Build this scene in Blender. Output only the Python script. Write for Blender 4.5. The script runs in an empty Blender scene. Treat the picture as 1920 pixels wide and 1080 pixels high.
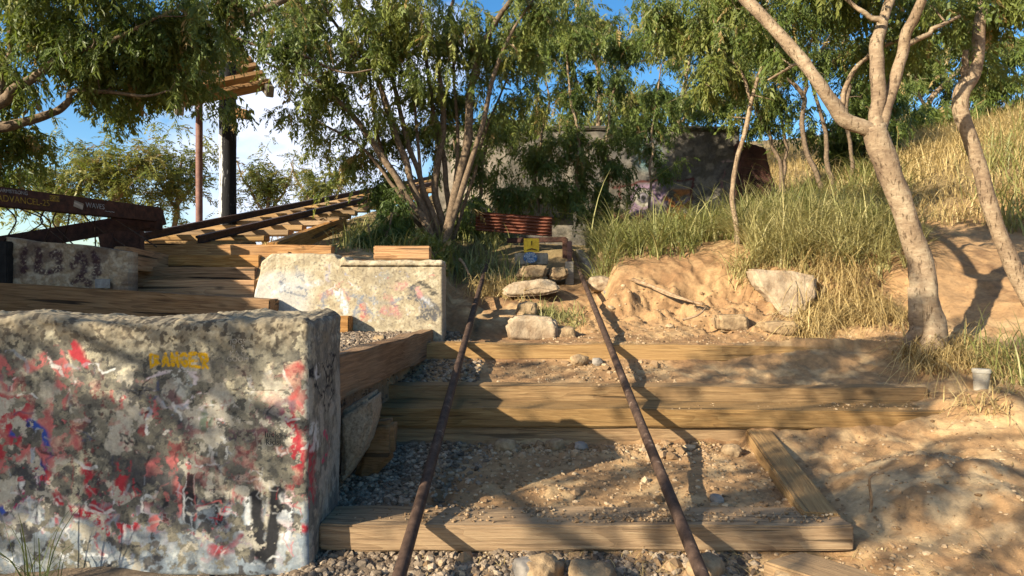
import bpy, bmesh, math, random
import numpy as np
from mathutils import Vector, Matrix
R = math.radians
random.seed(7); RNG = np.random.default_rng(11)
S = bpy.context.scene; COL = S.collection
E = 1.5; F = 1251.0           # eye height, focal length in photo pixels

# ------------------------------------------------------------------ camera
cd = bpy.data.cameras.new('camera'); cam = bpy.data.objects.new('camera', cd); COL.objects.link(cam)
cam.location = (0, 0, E); cam.rotation_euler = (R(90), 0, 0)
cd.sensor_width = 36; cd.lens = 36*F/1920; cd.clip_start = .05; cd.clip_end = 2000
S.camera = cam
# ------------------------------------------------------------------ light
LD = Vector((1, .75, -.57)).normalized()          # the way sunlight travels
elev = math.asin(-LD.z); srot = math.atan2(-LD.x, -LD.y)
w = bpy.data.worlds.new('World'); S.world = w; w.use_nodes = True
nt = w.node_tree; nt.nodes.clear()
def N(nt, t, **k):
    n = nt.nodes.new(t)
    for a, b in k.items():
        if a.startswith('i_'): n.inputs[a[2:].replace('_', ' ')].default_value = b
        else: setattr(n, a, b)
    return n
sky = N(nt, 'ShaderNodeTexSky', sky_type='NISHITA', sun_disc=False, sun_elevation=elev, sun_rotation=srot, air_density=1.0, dust_density=.6, ozone_density=2.0)
tc = N(nt, 'ShaderNodeTexCoord'); mp = N(nt, 'ShaderNodeMapping'); mp.inputs['Scale'].default_value = (1.6, 1.6, 3.2); mp.inputs['Location'].default_value = (.35, 0, .1)
cn = N(nt, 'ShaderNodeTexNoise'); cn.inputs['Scale'].default_value = 1.5; cn.inputs['Detail'].default_value = 9; cn.inputs['Roughness'].default_value = .55
# a bank of cloud lies to the left of the hill: weight by direction
sp = N(nt, 'ShaderNodeSeparateXYZ')
d0 = N(nt, 'ShaderNodeMath', operation='ADD'); d0.inputs[1].default_value = .27; d1 = N(nt, 'ShaderNodeMath', operation='ABSOLUTE')
dv = N(nt, 'ShaderNodeMath', operation='MULTIPLY_ADD'); dv.inputs[1].default_value = -1.3; dv.inputs[2].default_value = .17
ad = N(nt, 'ShaderNodeMath', operation='ADD')
cr = N(nt, 'ShaderNodeValToRGB'); cr.color_ramp.elements[0].position = .44; cr.color_ramp.elements[1].position = .58
mx = N(nt, 'ShaderNodeMix', data_type='RGBA'); mx.inputs[7].default_value = (6.0, 6.5, 7.8, 1)
hs = N(nt, 'ShaderNodeHueSaturation'); hs.inputs['Saturation'].default_value = 1.35; hs.inputs['Value'].default_value = 1.25
bg = N(nt, 'ShaderNodeBackground'); bg.inputs[1].default_value = .072; wo = N(nt, 'ShaderNodeOutputWorld')
L = nt.links.new
L(tc.outputs['Generated'], mp.inputs[0]); L(mp.outputs[0], cn.inputs[0]); L(tc.outputs['Generated'], sp.inputs[0])
L(sp.outputs[0], d0.inputs[0]); L(d0.outputs[0], d1.inputs[0]); L(d1.outputs[0], dv.inputs[0]); L(dv.outputs[0], ad.inputs[0]); L(cn.outputs[0], ad.inputs[1]); L(ad.outputs[0], cr.inputs[0])
L(cr.outputs[0], mx.inputs[0]); L(sky.outputs[0], hs.inputs['Color']); L(hs.outputs[0], mx.inputs[6]); L(mx.outputs[2], bg.inputs[0]); L(bg.outputs[0], wo.inputs[0])
sd = bpy.data.lights.new('sun', 'SUN'); sd.energy = 5.0; sd.angle = R(.53); sd.color = (1, .89, .70)
so = bpy.data.objects.new('sun', sd); COL.objects.link(so); so.rotation_euler = LD.to_track_quat('-Z', 'Y').to_euler()
S.view_settings.view_transform = 'Standard'; S.view_settings.look = 'None'; S.view_settings.gamma = 1
S.view_settings.exposure = 1.28

# ------------------------------------------------------------------ helpers
def P(px, py, d): return Vector(((px-960)/F*d, d, E+(540-py)/F*d))
def _h(ix, iy, iz, s):
    n = (ix.astype(np.int64)*374761393 + iy.astype(np.int64)*668265263 + iz.astype(np.int64)*2147483647 + s*1274126177) & 0xffffffff
    n = ((n ^ (n >> 13))*1274126177) & 0xffffffff
    n = ((n ^ (n >> 16))*2246822519) & 0xffffffff
    return ((n ^ (n >> 15)) & 0xffff)/65535.0
def vnoise(x, y, z=None, s=0):
    x = np.asarray(x, float); y = np.asarray(y, float); z = np.zeros_like(x) if z is None else np.asarray(z, float)
    ix, iy, iz = np.floor(x), np.floor(y), np.floor(z); fx, fy, fz = x-ix, y-iy, z-iz
    fx, fy, fz = [f*f*(3-2*f) for f in (fx, fy, fz)]
    r = 0
    for a in (0, 1):
        for b in (0, 1):
            for c in (0, 1):
                r = r + _h(ix+a, iy+b, iz+c, s)*(fx if a else 1-fx)*(fy if b else 1-fy)*(fz if c else 1-fz)
    return r
def fbm(x, y, z=None, o=4, s=0):
    r = 0; a = .5; t = 0; f = 1
    for i in range(o):
        r = r + a*vnoise(np.asarray(x)*f, np.asarray(y)*f, None if z is None else np.asarray(z)*f, s+i*17); t += a; a *= .5; f *= 2.03
    return r/t
def ss(a, b, x): t = np.clip((x-a)/(b-a), 0, 1); return t*t*(3-2*t)

def tag(o, label=None, cat=None, group=None, kind=None):
    if label: o['label'] = label
    if cat: o['category'] = cat
    if group: o['group'] = group
    if kind: o['kind'] = kind
    return o
def empty(name, loc, label, cat, group=None):
    o = bpy.data.objects.new(name, None); COL.objects.link(o); o.location = loc; o.empty_display_size = .1
    return tag(o, label, cat, group)
def link(name, me, mat=None, parent=None, loc=None):
    o = bpy.data.objects.new(name, me); COL.objects.link(o)
    if mat and not me.materials: me.materials.append(mat)
    if parent:
        o.parent = parent; bpy.context.view_layer.update()
        o.matrix_parent_inverse = parent.matrix_basis.inverted()
    if loc is not None: o.location = loc
    return o
def npmesh(name, v, f, smooth=False, attr=None, col=None):
    """v (n,3); f (m,k) or list of such arrays"""
    me = bpy.data.meshes.new(name); v = np.asarray(v, np.float32)
    fs = f if isinstance(f, list) else [f]
    fs = [np.asarray(q, np.int32) for q in fs if len(q)]
    me.vertices.add(len(v)); me.vertices.foreach_set('co', v.ravel())
    tot = sum(q.size for q in fs); me.loops.add(tot); me.loops.foreach_set('vertex_index', np.concatenate([q.ravel() for q in fs]))
    n = sum(len(q) for q in fs); me.polygons.add(n)
    cnt = np.concatenate([np.full(len(q), q.shape[1]) for q in fs]); st = np.concatenate([[0], np.cumsum(cnt)[:-1]])
    me.polygons.foreach_set('loop_start', st.astype(np.int32))
    me.polygons.foreach_set('use_smooth', np.full(n, smooth))
    if attr is not None:
        a = me.attributes.new('tint', 'FLOAT', 'POINT'); a.data.foreach_set('value', np.asarray(attr, np.float32))
    if col is not None:
        a = me.color_attributes.new('paint', 'FLOAT_COLOR', 'POINT')
        c4 = np.ones((len(v), 4), np.float32); c4[:, :3] = col; a.data.foreach_set('color', c4.ravel())
    me.update(calc_edges=True); me.validate()
    return me
def gridf(nx, ny, off=0):
    i = np.arange(nx-1)[None, :]; j = np.arange(ny-1)[:, None]; a = (j*nx+i)+off
    return np.stack([a, a+1, a+1+nx, a+nx], -1).reshape(-1, 4)

class Tubes:
    """collects tapering tubes into one mesh"""
    def __init__(s): s.v = []; s.f = []; s.n = 0
    def add(s, pts, rad, k=6, bump=0):
        pts = np.asarray(pts, float); rad = np.asarray(rad, float); m = len(pts)
        t = np.gradient(pts, axis=0); t /= np.linalg.norm(t, axis=1)[:, None]+1e-9
        up = np.array([.13, .21, .97]) if abs(t[0][2]) < .8 else np.array([.97, .1, .13])
        a = np.cross(t, up); a /= np.linalg.norm(a, axis=1)[:, None]+1e-9; b = np.cross(t, a)
        th = np.arange(k)/k*2*math.pi
        rr = rad[:, None, None]
        if bump: rr = rr*(1+bump*(vnoise(pts[:, 0][:, None]*9+np.cos(th)*1.3, pts[:, 2][:, None]*9+np.sin(th)*1.3, pts[:, 1][:, None]*9)-.5))[:, :, None]
        ring = pts[:, None, :]+rr*(a[:, None, :]*np.cos(th)[None, :, None]+b[:, None, :]*np.sin(th)[None, :, None])
        s.v.append(ring.reshape(-1, 3)); i = np.arange(m-1)[:, None]*k; j = np.arange(k)[None, :]; j2 = (j+1) % k
        s.f.append((np.stack([i+j, i+j2, i+k+j2, i+k+j], -1)+s.n).reshape(-1, 4)); s.n += m*k
        # caps
        for e, r0 in ((0, 0), (1, (m-1)*k)):
            c = s.n; s.v.append(pts[[0 if e == 0 else m-1]]); s.n += 1
            base = c-m*k-(0 if e == 0 else 1)+r0
            q = np.stack([np.full(k, c), base+np.arange(k), base+(np.arange(k)+1) % k, base+(np.arange(k)+1) % k], -1)
            s.cap = getattr(s, 'cap', []); s.cap.append(q[:, :3])
    def mesh(s, name, smooth=True):
        return npmesh(name, np.concatenate(s.v), [np.concatenate(s.f), np.concatenate(s.cap)], smooth)
def spline(pts, n=6):
    p = np.asarray(pts, float); q = np.vstack([2*p[0]-p[1], p, 2*p[-1]-p[-2]]); out = []
    for i in range(1, len(q)-2):
        for t in np.linspace(0, 1, n, endpoint=False):
            out.append(.5*((2*q[i])+(-q[i-1]+q[i+1])*t+(2*q[i-1]-5*q[i]+4*q[i+1]-q[i+2])*t*t+(-q[i-1]+3*q[i]-3*q[i+1]+q[i+2])*t**3))
    out.append(p[-1]); return np.array(out)

# ------------------------------------------------------------------ materials
def mat(name):
    m = bpy.data.materials.new(name); m.use_nodes = True; t = m.node_tree; b = t.nodes['Principled BSDF']; b.inputs['Roughness'].default_value = .85
    b.inputs['Specular IOR Level'].default_value = .25
    return m, t, b
def ramp(t, stops):
    r = N(t, 'ShaderNodeValToRGB'); e = r.color_ramp.elements
    while len(e) < len(stops): e.new(.5)
    for i, (p, c) in enumerate(stops): e[i].position = p; e[i].color = (*c, 1)
    return r
def bump(t, b, src, strength=.4, dist=.01):
    n = N(t, 'ShaderNodeBump'); n.inputs['Strength'].default_value = strength; n.inputs['Distance'].default_value = dist
    t.links.new(src, n.inputs['Height']); t.links.new(n.outputs[0], b.inputs['Normal'])
def noise(t, coord, scale, detail=5, rough=.6, sc=None):
    n = N(t, 'ShaderNodeTexNoise'); n.inputs['Scale'].default_value = scale; n.inputs['Detail'].default_value = detail; n.inputs['Roughness'].default_value = rough
    if sc:
        m = N(t, 'ShaderNodeMapping'); m.inputs['Scale'].default_value = sc; t.links.new(coord, m.inputs[0]); coord = m.outputs[0]
    t.links.new(coord, n.inputs[0]); return n
def wood(name, dark, mid, light, dust=0, dustc=(.36, .25, .14)):
    m, t, b = mat(name); c = N(t, 'ShaderNodeTexCoord').outputs['Object']; oi = N(t, 'ShaderNodeObjectInfo')
    vm = N(t, 'ShaderNodeVectorMath', operation='ADD'); t.links.new(c, vm.inputs[0])
    sc = N(t, 'ShaderNodeVectorMath', operation='SCALE'); sc.inputs[0].default_value = (13, 7, 5); t.links.new(oi.outputs['Random'], sc.inputs['Scale']); t.links.new(sc.outputs[0], vm.inputs[1])
    c = vm.outputs[0]
    g1 = noise(t, c, 1, 2, .4, (.8, 8, 8)); 
    wv = N(t, 'ShaderNodeMath', operation='MULTIPLY'); wv.inputs[1].default_value = 16; t.links.new(g1.outputs[0], wv.inputs[0])
    fr = N(t, 'ShaderNodeMath', operation='FRACT'); t.links.new(wv.outputs[0], fr.inputs[0])
    g2 = noise(t, c, 1, 6, .7, (3.5, 110, 110)); g3 = noise(t, c, 2.2, 3, .5)
    a = N(t, 'ShaderNodeMath', operation='MULTIPLY_ADD'); a.inputs[1].default_value = .13; t.links.new(fr.outputs[0], a.inputs[0]); 
    a2 = N(t, 'ShaderNodeMath', operation='MULTIPLY'); a2.inputs[1].default_value = 1.0; t.links.new(g2.outputs[0], a2.inputs[0]); t.links.new(a2.outputs[0], a.inputs[2])
    r = ramp(t, [(.36, dark), (.55, mid), (.74, light)]); t.links.new(a.outputs[0], r.inputs[0])
    # knots
    kn = N(t, 'ShaderNodeTexVoronoi'); kn.inputs['Scale'].default_value = 1; km = N(t, 'ShaderNodeMapping'); km.inputs['Scale'].default_value = (2.6, 6.5, 6.5); t.links.new(c, km.inputs[0]); t.links.new(km.outputs[0], kn.inputs[0])
    kr = ramp(t, [(.05, (0, 0, 0)), (.13, (1, 1, 1))]); t.links.new(kn.outputs[0], kr.inputs[0])
    km2 = N(t, 'ShaderNodeMix', data_type='RGBA'); t.links.new(kr.outputs[0], km2.inputs[0]); km2.inputs[6].default_value = (*[q*.45 for q in dark], 1); t.links.new(r.outputs[0], km2.inputs[7])
    # long drying cracks
    ck = noise(t, c, 1, 2, .5, (.9, 26, 26)); cr = ramp(t, [(.33, (0, 0, 0)), (.36, (1, 1, 1))]); t.links.new(ck.outputs[0], cr.inputs[0])
    mm = N(t, 'ShaderNodeMix', data_type='RGBA'); t.links.new(cr.outputs[0], mm.inputs[0]); mm.inputs[6].default_value = (*[q*.3 for q in dark], 1); t.links.new(km2.outputs[2], mm.inputs[7])
    # stains and dust
    dr = ramp(t, [(.42-.3*dust, (0, 0, 0)), (.75-.25*dust, (1, 1, 1))]); t.links.new(g3.outputs[0], dr.inputs[0])
    dm = N(t, 'ShaderNodeMix', data_type='RGBA'); dq = N(t, 'ShaderNodeMath', operation='MULTIPLY'); dq.inputs[1].default_value = .25+.55*dust; t.links.new(dr.outputs[0], dq.inputs[0]); t.links.new(dq.outputs[0], dm.inputs[0])
    t.links.new(mm.outputs[2], dm.inputs[6]); dm.inputs[7].default_value = (*dustc, 1)
    hv = N(t, 'ShaderNodeHueSaturation'); v1 = N(t, 'ShaderNodeMapRange'); v1.inputs[3].default_value = .72; v1.inputs[4].default_value = 1.15; t.links.new(oi.outputs['Random'], v1.inputs[0]); t.links.new(v1.outputs[0], hv.inputs['Value'])
    fr2 = N(t, 'ShaderNodeMath', operation='MULTIPLY'); fr2.inputs[1].default_value = 7.3; t.links.new(oi.outputs['Random'], fr2.inputs[0]); fr3 = N(t, 'ShaderNodeMath', operation='FRACT'); t.links.new(fr2.outputs[0], fr3.inputs[0]); v2 = N(t, 'ShaderNodeMapRange'); v2.inputs[3].default_value = .86; v2.inputs[4].default_value = 1.12; t.links.new(fr3.outputs[0], v2.inputs[0]); t.links.new(v2.outputs[0], hv.inputs['Saturation'])
    t.links.new(dm.outputs[2], hv.inputs['Color']); t.links.new(hv.outputs[0], b.inputs['Base Color'])
    s2 = N(t, 'ShaderNodeMath', operation='MULTIPLY_ADD'); s2.inputs[1].default_value = .6; t.links.new(cr.outputs[0], s2.inputs[0]); t.links.new(a.outputs[0], s2.inputs[2])
    bump(t, b, s2.outputs[0], .8, .008); b.inputs['Roughness'].default_value = .8
    return m
def simple(name, c1, c2, scale=20, rough=.85, bs=.4, bd=.005, metal=0, c3=None, w=(.35, .65)):
    m, t, b = mat(name); c = N(t, 'ShaderNodeTexCoord').outputs['Object']; n = noise(t, c, scale, 8, .68)
    st = [(w[0], c1), (w[1], c2)] + ([(min(w[1]+.12, 1), c3)] if c3 else [])
    r = ramp(t, st); t.links.new(n.outputs[0], r.inputs[0]); t.links.new(r.outputs[0], b.inputs['Base Color'])
    n2 = noise(t, c, scale*3, 6, .7); bump(t, b, n2.outputs[0], bs, bd); b.inputs['Roughness'].default_value = rough; b.inputs['Metallic'].default_value = metal
    return m
def painted(name, bs=.5, bd=.006, scale=60, fine=.35):
    """colour comes from the mesh's own painted attribute, roughened with fine mottling"""
    m, t, b = mat(name); c = N(t, 'ShaderNodeTexCoord').outputs['Object']
    a = N(t, 'ShaderNodeAttribute', attribute_name='paint'); n = noise(t, c, scale, 9, .75)
    r = ramp(t, [(.3, (1-fine,)*3), (.7, (1+fine*.45,)*3)]); t.links.new(n.outputs[0], r.inputs[0])
    x = N(t, 'ShaderNodeMix', data_type='RGBA', blend_type='MULTIPLY'); x.inputs[0].default_value = 1
    t.links.new(a.outputs[0], x.inputs[6]); t.links.new(r.outputs[0], x.inputs[7]); t.links.new(x.outputs[2], b.inputs['Base Color'])
    bump(t, b, n.outputs[0], bs, bd); b.inputs['Roughness'].default_value = .92
    return m
def leafmat(name, stops, trans=.35):
    m, t, b = mat(name); a = N(t, 'ShaderNodeAttribute', attribute_name='tint'); r = ramp(t, stops); t.links.new(a.outputs['Fac'], r.inputs[0])
    t.links.new(r.outputs[0], b.inputs['Base Color']); b.inputs['Roughness'].default_value = .5; b.inputs['Specular IOR Level'].default_value = .35
    tr = N(t, 'ShaderNodeBsdfTranslucent'); h = N(t, 'ShaderNodeHueSaturation'); h.inputs['Value'].default_value = 1.25; h.inputs['Saturation'].default_value = 1.1
    t.links.new(r.outputs[0], h.inputs['Color']); t.links.new(h.outputs[0], tr.inputs[0])
    mx = N(t, 'ShaderNodeMixShader'); mx.inputs[0].default_value = trans; o = t.nodes['Material Output']
    t.links.new(b.outputs[0], mx.inputs[1]); t.links.new(tr.outputs[0], mx.inputs[2]); t.links.new(mx.outputs[0], o.inputs[0])
    return m
M = {}
def barkmat(name, a_, b_, c_):
    m, t, b = mat(name); c = N(t, 'ShaderNodeTexCoord').outputs['Object']; n1_ = noise(t, c, 1, 7, .7, (22, 22, 48)); n2_ = noise(t, c, 5, 5, .6); n3_ = noise(t, c, 1, 4, .6, (60, 60, 14))
    q = N(t, 'ShaderNodeMath', operation='MULTIPLY_ADD'); q.inputs[1].default_value = .5; t.links.new(n1_.outputs[0], q.inputs[0]); q2 = N(t, 'ShaderNodeMath', operation='MULTIPLY'); q2.inputs[1].default_value = .5; t.links.new(n2_.outputs[0], q2.inputs[0]); t.links.new(q2.outputs[0], q.inputs[2])
    r = ramp(t, [(.38, a_), (.50, b_), (.64, c_)]); t.links.new(q.outputs[0], r.inputs[0]); cr = ramp(t, [(.34, (.35, .3, .25)), (.42, (1, 1, 1))]); t.links.new(n3_.outputs[0], cr.inputs[0])
    x = N(t, 'ShaderNodeMix', data_type='RGBA', blend_type='MULTIPLY'); x.inputs[0].default_value = .8; t.links.new(r.outputs[0], x.inputs[6]); t.links.new(cr.outputs[0], x.inputs[7]); t.links.new(x.outputs[2], b.inputs['Base Color'])
    s_ = N(t, 'ShaderNodeMath', operation='ADD'); t.links.new(n1_.outputs[0], s_.inputs[0]); t.links.new(cr.outputs[0], s_.inputs[1]); bump(t, b, s_.outputs[0], .8, .010); b.inputs['Roughness'].default_value = .92; return m
M['step'] = wood('dusty_timber', (.085, .045, .02), (.27, .16, .07), (.42, .28, .135), .55, (.34, .22, .11))
M['fresh'] = wood('orange_timber', (.10, .045, .014), (.33, .16, .052), (.47, .265, .105), .12)
M['dark'] = wood('brown_timber', (.10, .05, .02), (.19, .10, .042), (.30, .17, .08), .2)
M['grey'] = wood('weathered_timber', (.13, .11, .085), (.27, .235, .185), (.42, .37, .30), .15, (.4, .36, .3))
M['conc'] = simple('rough_concrete', (.16, .13, .095), (.42, .36, .27), 9, .95, .8, .02, c3=(.55, .48, .37))
M['pebble'] = simple('pebbly_concrete', (.20, .155, .10), (.46, .37, .25), 75, .95, 1, .01)
M['rock'] = simple('tan_rock', (.17, .11, .06), (.38, .27, .15), 14, .95, .9, .012, c3=(.5, .38, .24))
M['pale'] = simple('pale_rock', (.22, .15, .09), (.42, .33, .22), 9, .95, .9, .014, c3=(.54, .46, .35))
M['grav'] = simple('gravel_stone', (.13, .115, .10), (.33, .29, .24), 4, .95, .5, .004, c3=(.46, .41, .34))
M['rust'] = simple('rusty_steel', (.022, .012, .010), (.085, .038, .024), 18, .75, .5, .004, .25, c3=(.16, .08, .05))
M['railing'] = simple('peeling_rusty_bar', (.030, .018, .013), (.085, .052, .036), 24, .7, .6, .003, .15, c3=(.26, .19, .14), w=(.34, .60))
M['rail'] = simple('track_steel', (.025, .015, .012), (.08, .045, .032), 20, .6, .4, .003, .3)
M['corr'] = simple('rusty_sheet', (.10, .035, .02), (.27, .10, .06), 10, .75, .3, .003, 0, c3=(.42, .20, .13))
M['black'] = simple('tarred_black', (.008, .008, .008), (.028, .026, .024), 15, .7, .6, .006)
M['rust2'] = simple('red_brown_wall', (.02, .01, .008), (.10, .042, .028), 3, .9, .6, .02, c3=(.24, .11, .08))
M['dkconc'] = simple('dark_stained_concrete', (.05, .045, .035), (.12, .105, .08), 6, .95, .7, .01, c3=(.2, .17, .13))
M['shade_black'] = simple('opening_shade', (.003, .003, .003), (.006, .006, .006), 5, 1, 0)  # near-black colour painted in for the shade of the window opening
M['redpipe'] = simple('faded_red_paint', (.11, .05, .04), (.22, .115, .09), 14, .7, .4, .003, 0, c3=(.34, .2, .16))
M['bark'] = barkmat('pale_bark', (.15, .10, .062), (.24, .17, .105), (.36, .28, .18))
M['bark2'] = simple('brown_bark', (.075, .05, .032), (.21, .15, .095), 30, .92, .8, .008, c3=(.34, .26, .18))
M['twig'] = simple('dry_stick', (.14, .085, .045), (.36, .25, .15), 30, .9, .5, .003)
M['steelplate'] = simple('galvanised_plate', (.13, .14, .15), (.24, .26, .27), 30, .5, .2, .002, .5)
M['white'] = simple('white_plastic', (.28, .24, .18), (.42, .38, .30), 20, .6, .2, .002)
M['yellow'] = simple('yellow_sign_paint', (.55, .32, .02), (.78, .52, .03), 30, .5, .2, .002)
M['blue'] = simple('blue_disc_paint', (.02, .06, .16), (.05, .15, .33), 30, .5, .2, .002)
M['dimw'] = simple('worn_white_paint', (.10, .10, .10), (.34, .34, .33), 40)
M['ink'] = simple('black_ink', (.012, .012, .012), (.03, .03, .03), 60)
M['wink'] = simple('white_paint', (.48, .52, .50), (.75, .76, .72), 60)
M['yink'] = simple('yellow_marker', (.09, .055, .012), (.34, .22, .03), 30)
M['paint'] = painted('graffiti_concrete')
M['wallp'] = painted('mural_concrete', .6, .01, 22, .4)
M['block_side'] = M['conc']
G0 = [(0, (.03, .052, .013)), (.35, (.085, .122, .026)), (.7, (.17, .195, .042)), (.9, (.29, .27, .07)), (1, (.32, .20, .09))]
M['leaf'] = leafmat('green_leaves', G0)
M['leafy'] = leafmat('yellow_green_leaves', [(0, (.035, .062, .014)), (.4, (.10, .135, .026)), (.75, (.22, .22, .055)), (1, (.34, .24, .10))])
M['grassg'] = leafmat('green_grass', [(0, (.05, .075, .018)), (.5, (.20, .205, .06)), (1, (.46, .39, .18))], .25)
M['grassd'] = leafmat('dry_grass', [(0, (.16, .105, .04)), (.5, (.40, .29, .12)), (1, (.58, .46, .22))], .25)

# ------------------------------------------------------------------ terrain
CP = np.array([(-3,0,-1.35),(0,0,-1.35),(3,0,-1.25),(0,-4,-2),(-5,-4,-2),(5,-4,-1.9),(0,2,-1),(-1.5,2,-1),(1.3,2.4,-.93),(1.9,2.4,-.86),(2.6,2.4,-.72),(4,2.4,-.5),(-4,2.2,-.98),(-1,2.35,-1.0),(-2,2.35,-1.0),(-.55,2.2,-.99),(-1,1.5,-1.12),(-3,2.35,-1.0),
 (2.4,3.5,-.72),(3.2,3.5,-.58),(1.5,3.2,-.83),(2,3,-.78),(2.5,4.2,-.38),(3.4,4.5,-.36),(4.3,4.2,-.2),(.5,4.6,-.37),(1.5,4.6,-.36),(2,4.6,-.37),(-.3,4.7,-.38),
 (.9,5.1,-.3),(1.5,5.1,-.32),(2,4.9,-.34),(2.6,4.9,-.3),(.7,6,.14),(1.3,6,.2),(2,5.9,.22),(2.7,5.9,.35),(.1,6.4,.1),(-.6,5.9,.15),(-1.2,5.8,.2),(-.1,5.2,-.3),(.3,5.3,-.3),
 (3.5,5.5,.1),(3.3,5.0,-.2),(4.6,6.5,.45),(5.2,7.2,.65),(3.4,7,.62),(3.45,8,.78),(5.5,9,1.6),(9,12,3),(7,12,2.5),(13,14,4),(4.2,12,1.3),(0,11,.8),(0,8,.5),(-1,7.5,.5),(-3,8,.3),(3,9.5,.72),(1.5,8,.5),
 (-1,4,-.3),(-2,4.2,-.2),(-2.5,3.4,-.4),(-4,4,-.3),(-5,6,-.2),(-6,9,-.8),(-10,12,-3.2),(-8,16,-2.6),(-2.6,9,.75),(-2.3,12,1.4),(-1.7,16,2.3),(-1,20,3.1),(10,25,5),(0,30,3),(0,50,-2),(30,45,2),(-30,40,-14),(-30,0,-9),(30,5,4),(8,3,.6),(8,8,1.9),(0,-30,-8),(25,-20,-4)], float)
def tps_fit(cp):
    x = cp[:, :2]; d = np.linalg.norm(x[:, None]-x[None], axis=2); K = np.where(d > 0, d**2*np.log(d+1e-12), 0)+np.eye(len(x))*.02
    Pm = np.c_[np.ones(len(x)), x]; A = np.block([[K, Pm], [Pm.T, np.zeros((3, 3))]]); return np.linalg.solve(A, np.r_[cp[:, 2], 0, 0, 0])
TW = tps_fit(CP)
def smoothH(x, y):
    x = np.asarray(x, float).ravel(); y = np.asarray(y, float).ravel(); out = np.empty_like(x)
    for i in range(0, len(x), 20000):
        xx, yy = x[i:i+20000], y[i:i+20000]; d2 = (xx[:, None]-CP[:, 0])**2+(yy[:, None]-CP[:, 1])**2
        out[i:i+20000] = (.5*d2*np.log(d2+1e-12))@TW[:-3]+TW[-3]+TW[-2]*xx+TW[-1]*yy
    return out
PR = np.array([(-9,-2.8),(-3,-1.9),(0,-1.35),(1.2,-1.1),(2.43,-.955),(2.47,-.875),(2.62,-.868),(3.52,-.815),(3.56,-.67),(3.80,-.665),(3.82,-.575),(4.0,-.56),(4.40,-.475),(4.44,-.38),(5,-.375)])
LP = np.array([(2.72,-.32),(4.45,-.31),(4.5,-.1),(4.75,-.06),(4.82,.045),(5.02,.05),(5.07,.15),(5.3,.155),(5.35,.25),(5.7,.255),(5.78,.30),(6.6,.33)])
def Hf(x, y):
    """terrain height relative to the eye"""
    x = np.asarray(x, float); y = np.asarray(y, float); shp = x.shape; x = x.ravel(); y = y.ravel()
    h = smoothH(x, y); r = np.hypot(x, y-10); h = np.where(r > 32, h*np.exp(-(r-32)/40)+(-16)*(1-np.exp(-(r-32)/60)), h)
    h = h+(fbm(x*1.3, y*1.3, o=5, s=3)-.5)*.16*ss(1.0, 3.5, np.abs(x-.3)+np.maximum(y-4.4, 0))
    # stair treads
    hs = np.interp(y, PR[:, 0], PR[:, 1])
    xr = np.where(y < 3.53, 1.20, 2.3); sw = np.where(y < 3.53, .06, .45)
    m = ss(-.78, -.70, x)*(1-np.clip((x-xr)/sw, 0, 1))*(1-ss(4.6, 4.95, y))
    m = m*np.where(y < 2.43, 0.0+ss(-6, -2, y), 1)
    h = h*(1-m)+hs*m
    h = h+(fbm(x*6, y*6, o=4, s=9)-.5)*.030+(fbm(x*25, y*25, o=3, s=5)-.5)*.018-np.abs(fbm(x*4.5, y*4.5, o=3, s=6)-.5)*.10*ss(.9, 1.6, x)
    # left flight
    hl = np.interp(y, LP[:, 0], LP[:, 1]); hl = np.where(x > -1.72, np.where(y < 4.72, -.31, np.interp(y, [4.72, 5.3, 6], [-.3, .12, .25])), hl)
    m2 = ss(2.70, 2.76, y)*(1-ss(5.9, 6.6, y))*(1-np.clip((x-(-.81+(y-2.75)*.085))/.03, 0, 1))*ss(-4.2, -3.7, x)
    h = h*(1-m2)+(hl+(fbm(x*9, y*9, o=3, s=12)-.5)*.02)*m2
    # hollow between and beside the handrails
    k = ss(-.75, -.5, x)*(1-ss(.75, 1.0, x))*ss(4.8, 5.1, y)*(1-ss(7.3, 8.0, y)); h = h*(1-k)+np.minimum(h, -.845+.231*(y-2.35)-.10+(fbm(x*5, y*5, o=4, s=71)-.5)*.12)*k
    # the lumpy broken face of the bank
    bm = np.exp(-((y-5.45)/.42)**2)*ss(.3, .7, x)*(1-ss(3.0, 3.6, x))
    h = h+bm*((fbm(x*3.2, y*3.2, o=5, s=31)-.5)*.30-np.abs(fbm(x*6, y*6, o=4, s=33)-.5)*.22+(fbm(x*18, y*18, o=3, s=34)-.5)*.09)
    h = h+.15*np.exp(-((x-2.62)/.42)**2-((y-3.45)/.28)**2)+.07*np.exp(-((x-2.1)/.5)**2-((y-4.35)/.2)**2)
    # hard boulder of pale ground lower right
    h = h+.10*np.exp(-(((x-1.75)/.34)**2+((y-2.75)/.36)**2)**2)*(1+.5*(fbm(x*8, y*8, o=4, s=44)-.5))
    return h.reshape(shp)
def ground(x, y): return float(Hf(np.array([x]), np.array([y]))[0])+E
def axis(segs):
    out = []
    for a, b, s in segs: out += list(np.arange(a, b, s))
    out.append(segs[-1][1]); return np.array(out)
gx = axis([(-400,-100,60),(-100,-30,12),(-30,-8,1.2),(-8,-4,.2),(-4,-.95,.05),(-.95,2.5,.016),(2.5,5,.035),(5,12,.12),(12,30,1),(30,100,12),(100,400,60)])
gy = axis([(-400,-60,60),(-60,-12,6),(-12,0,.6),(0,1.7,.12),(1.7,6.4,.016),(6.4,9,.06),(9,20,.2),(20,40,1.2),(40,100,10),(100,400,60)])
X, Y = np.meshgrid(gx, gy); Z = Hf(X, Y)
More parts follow.
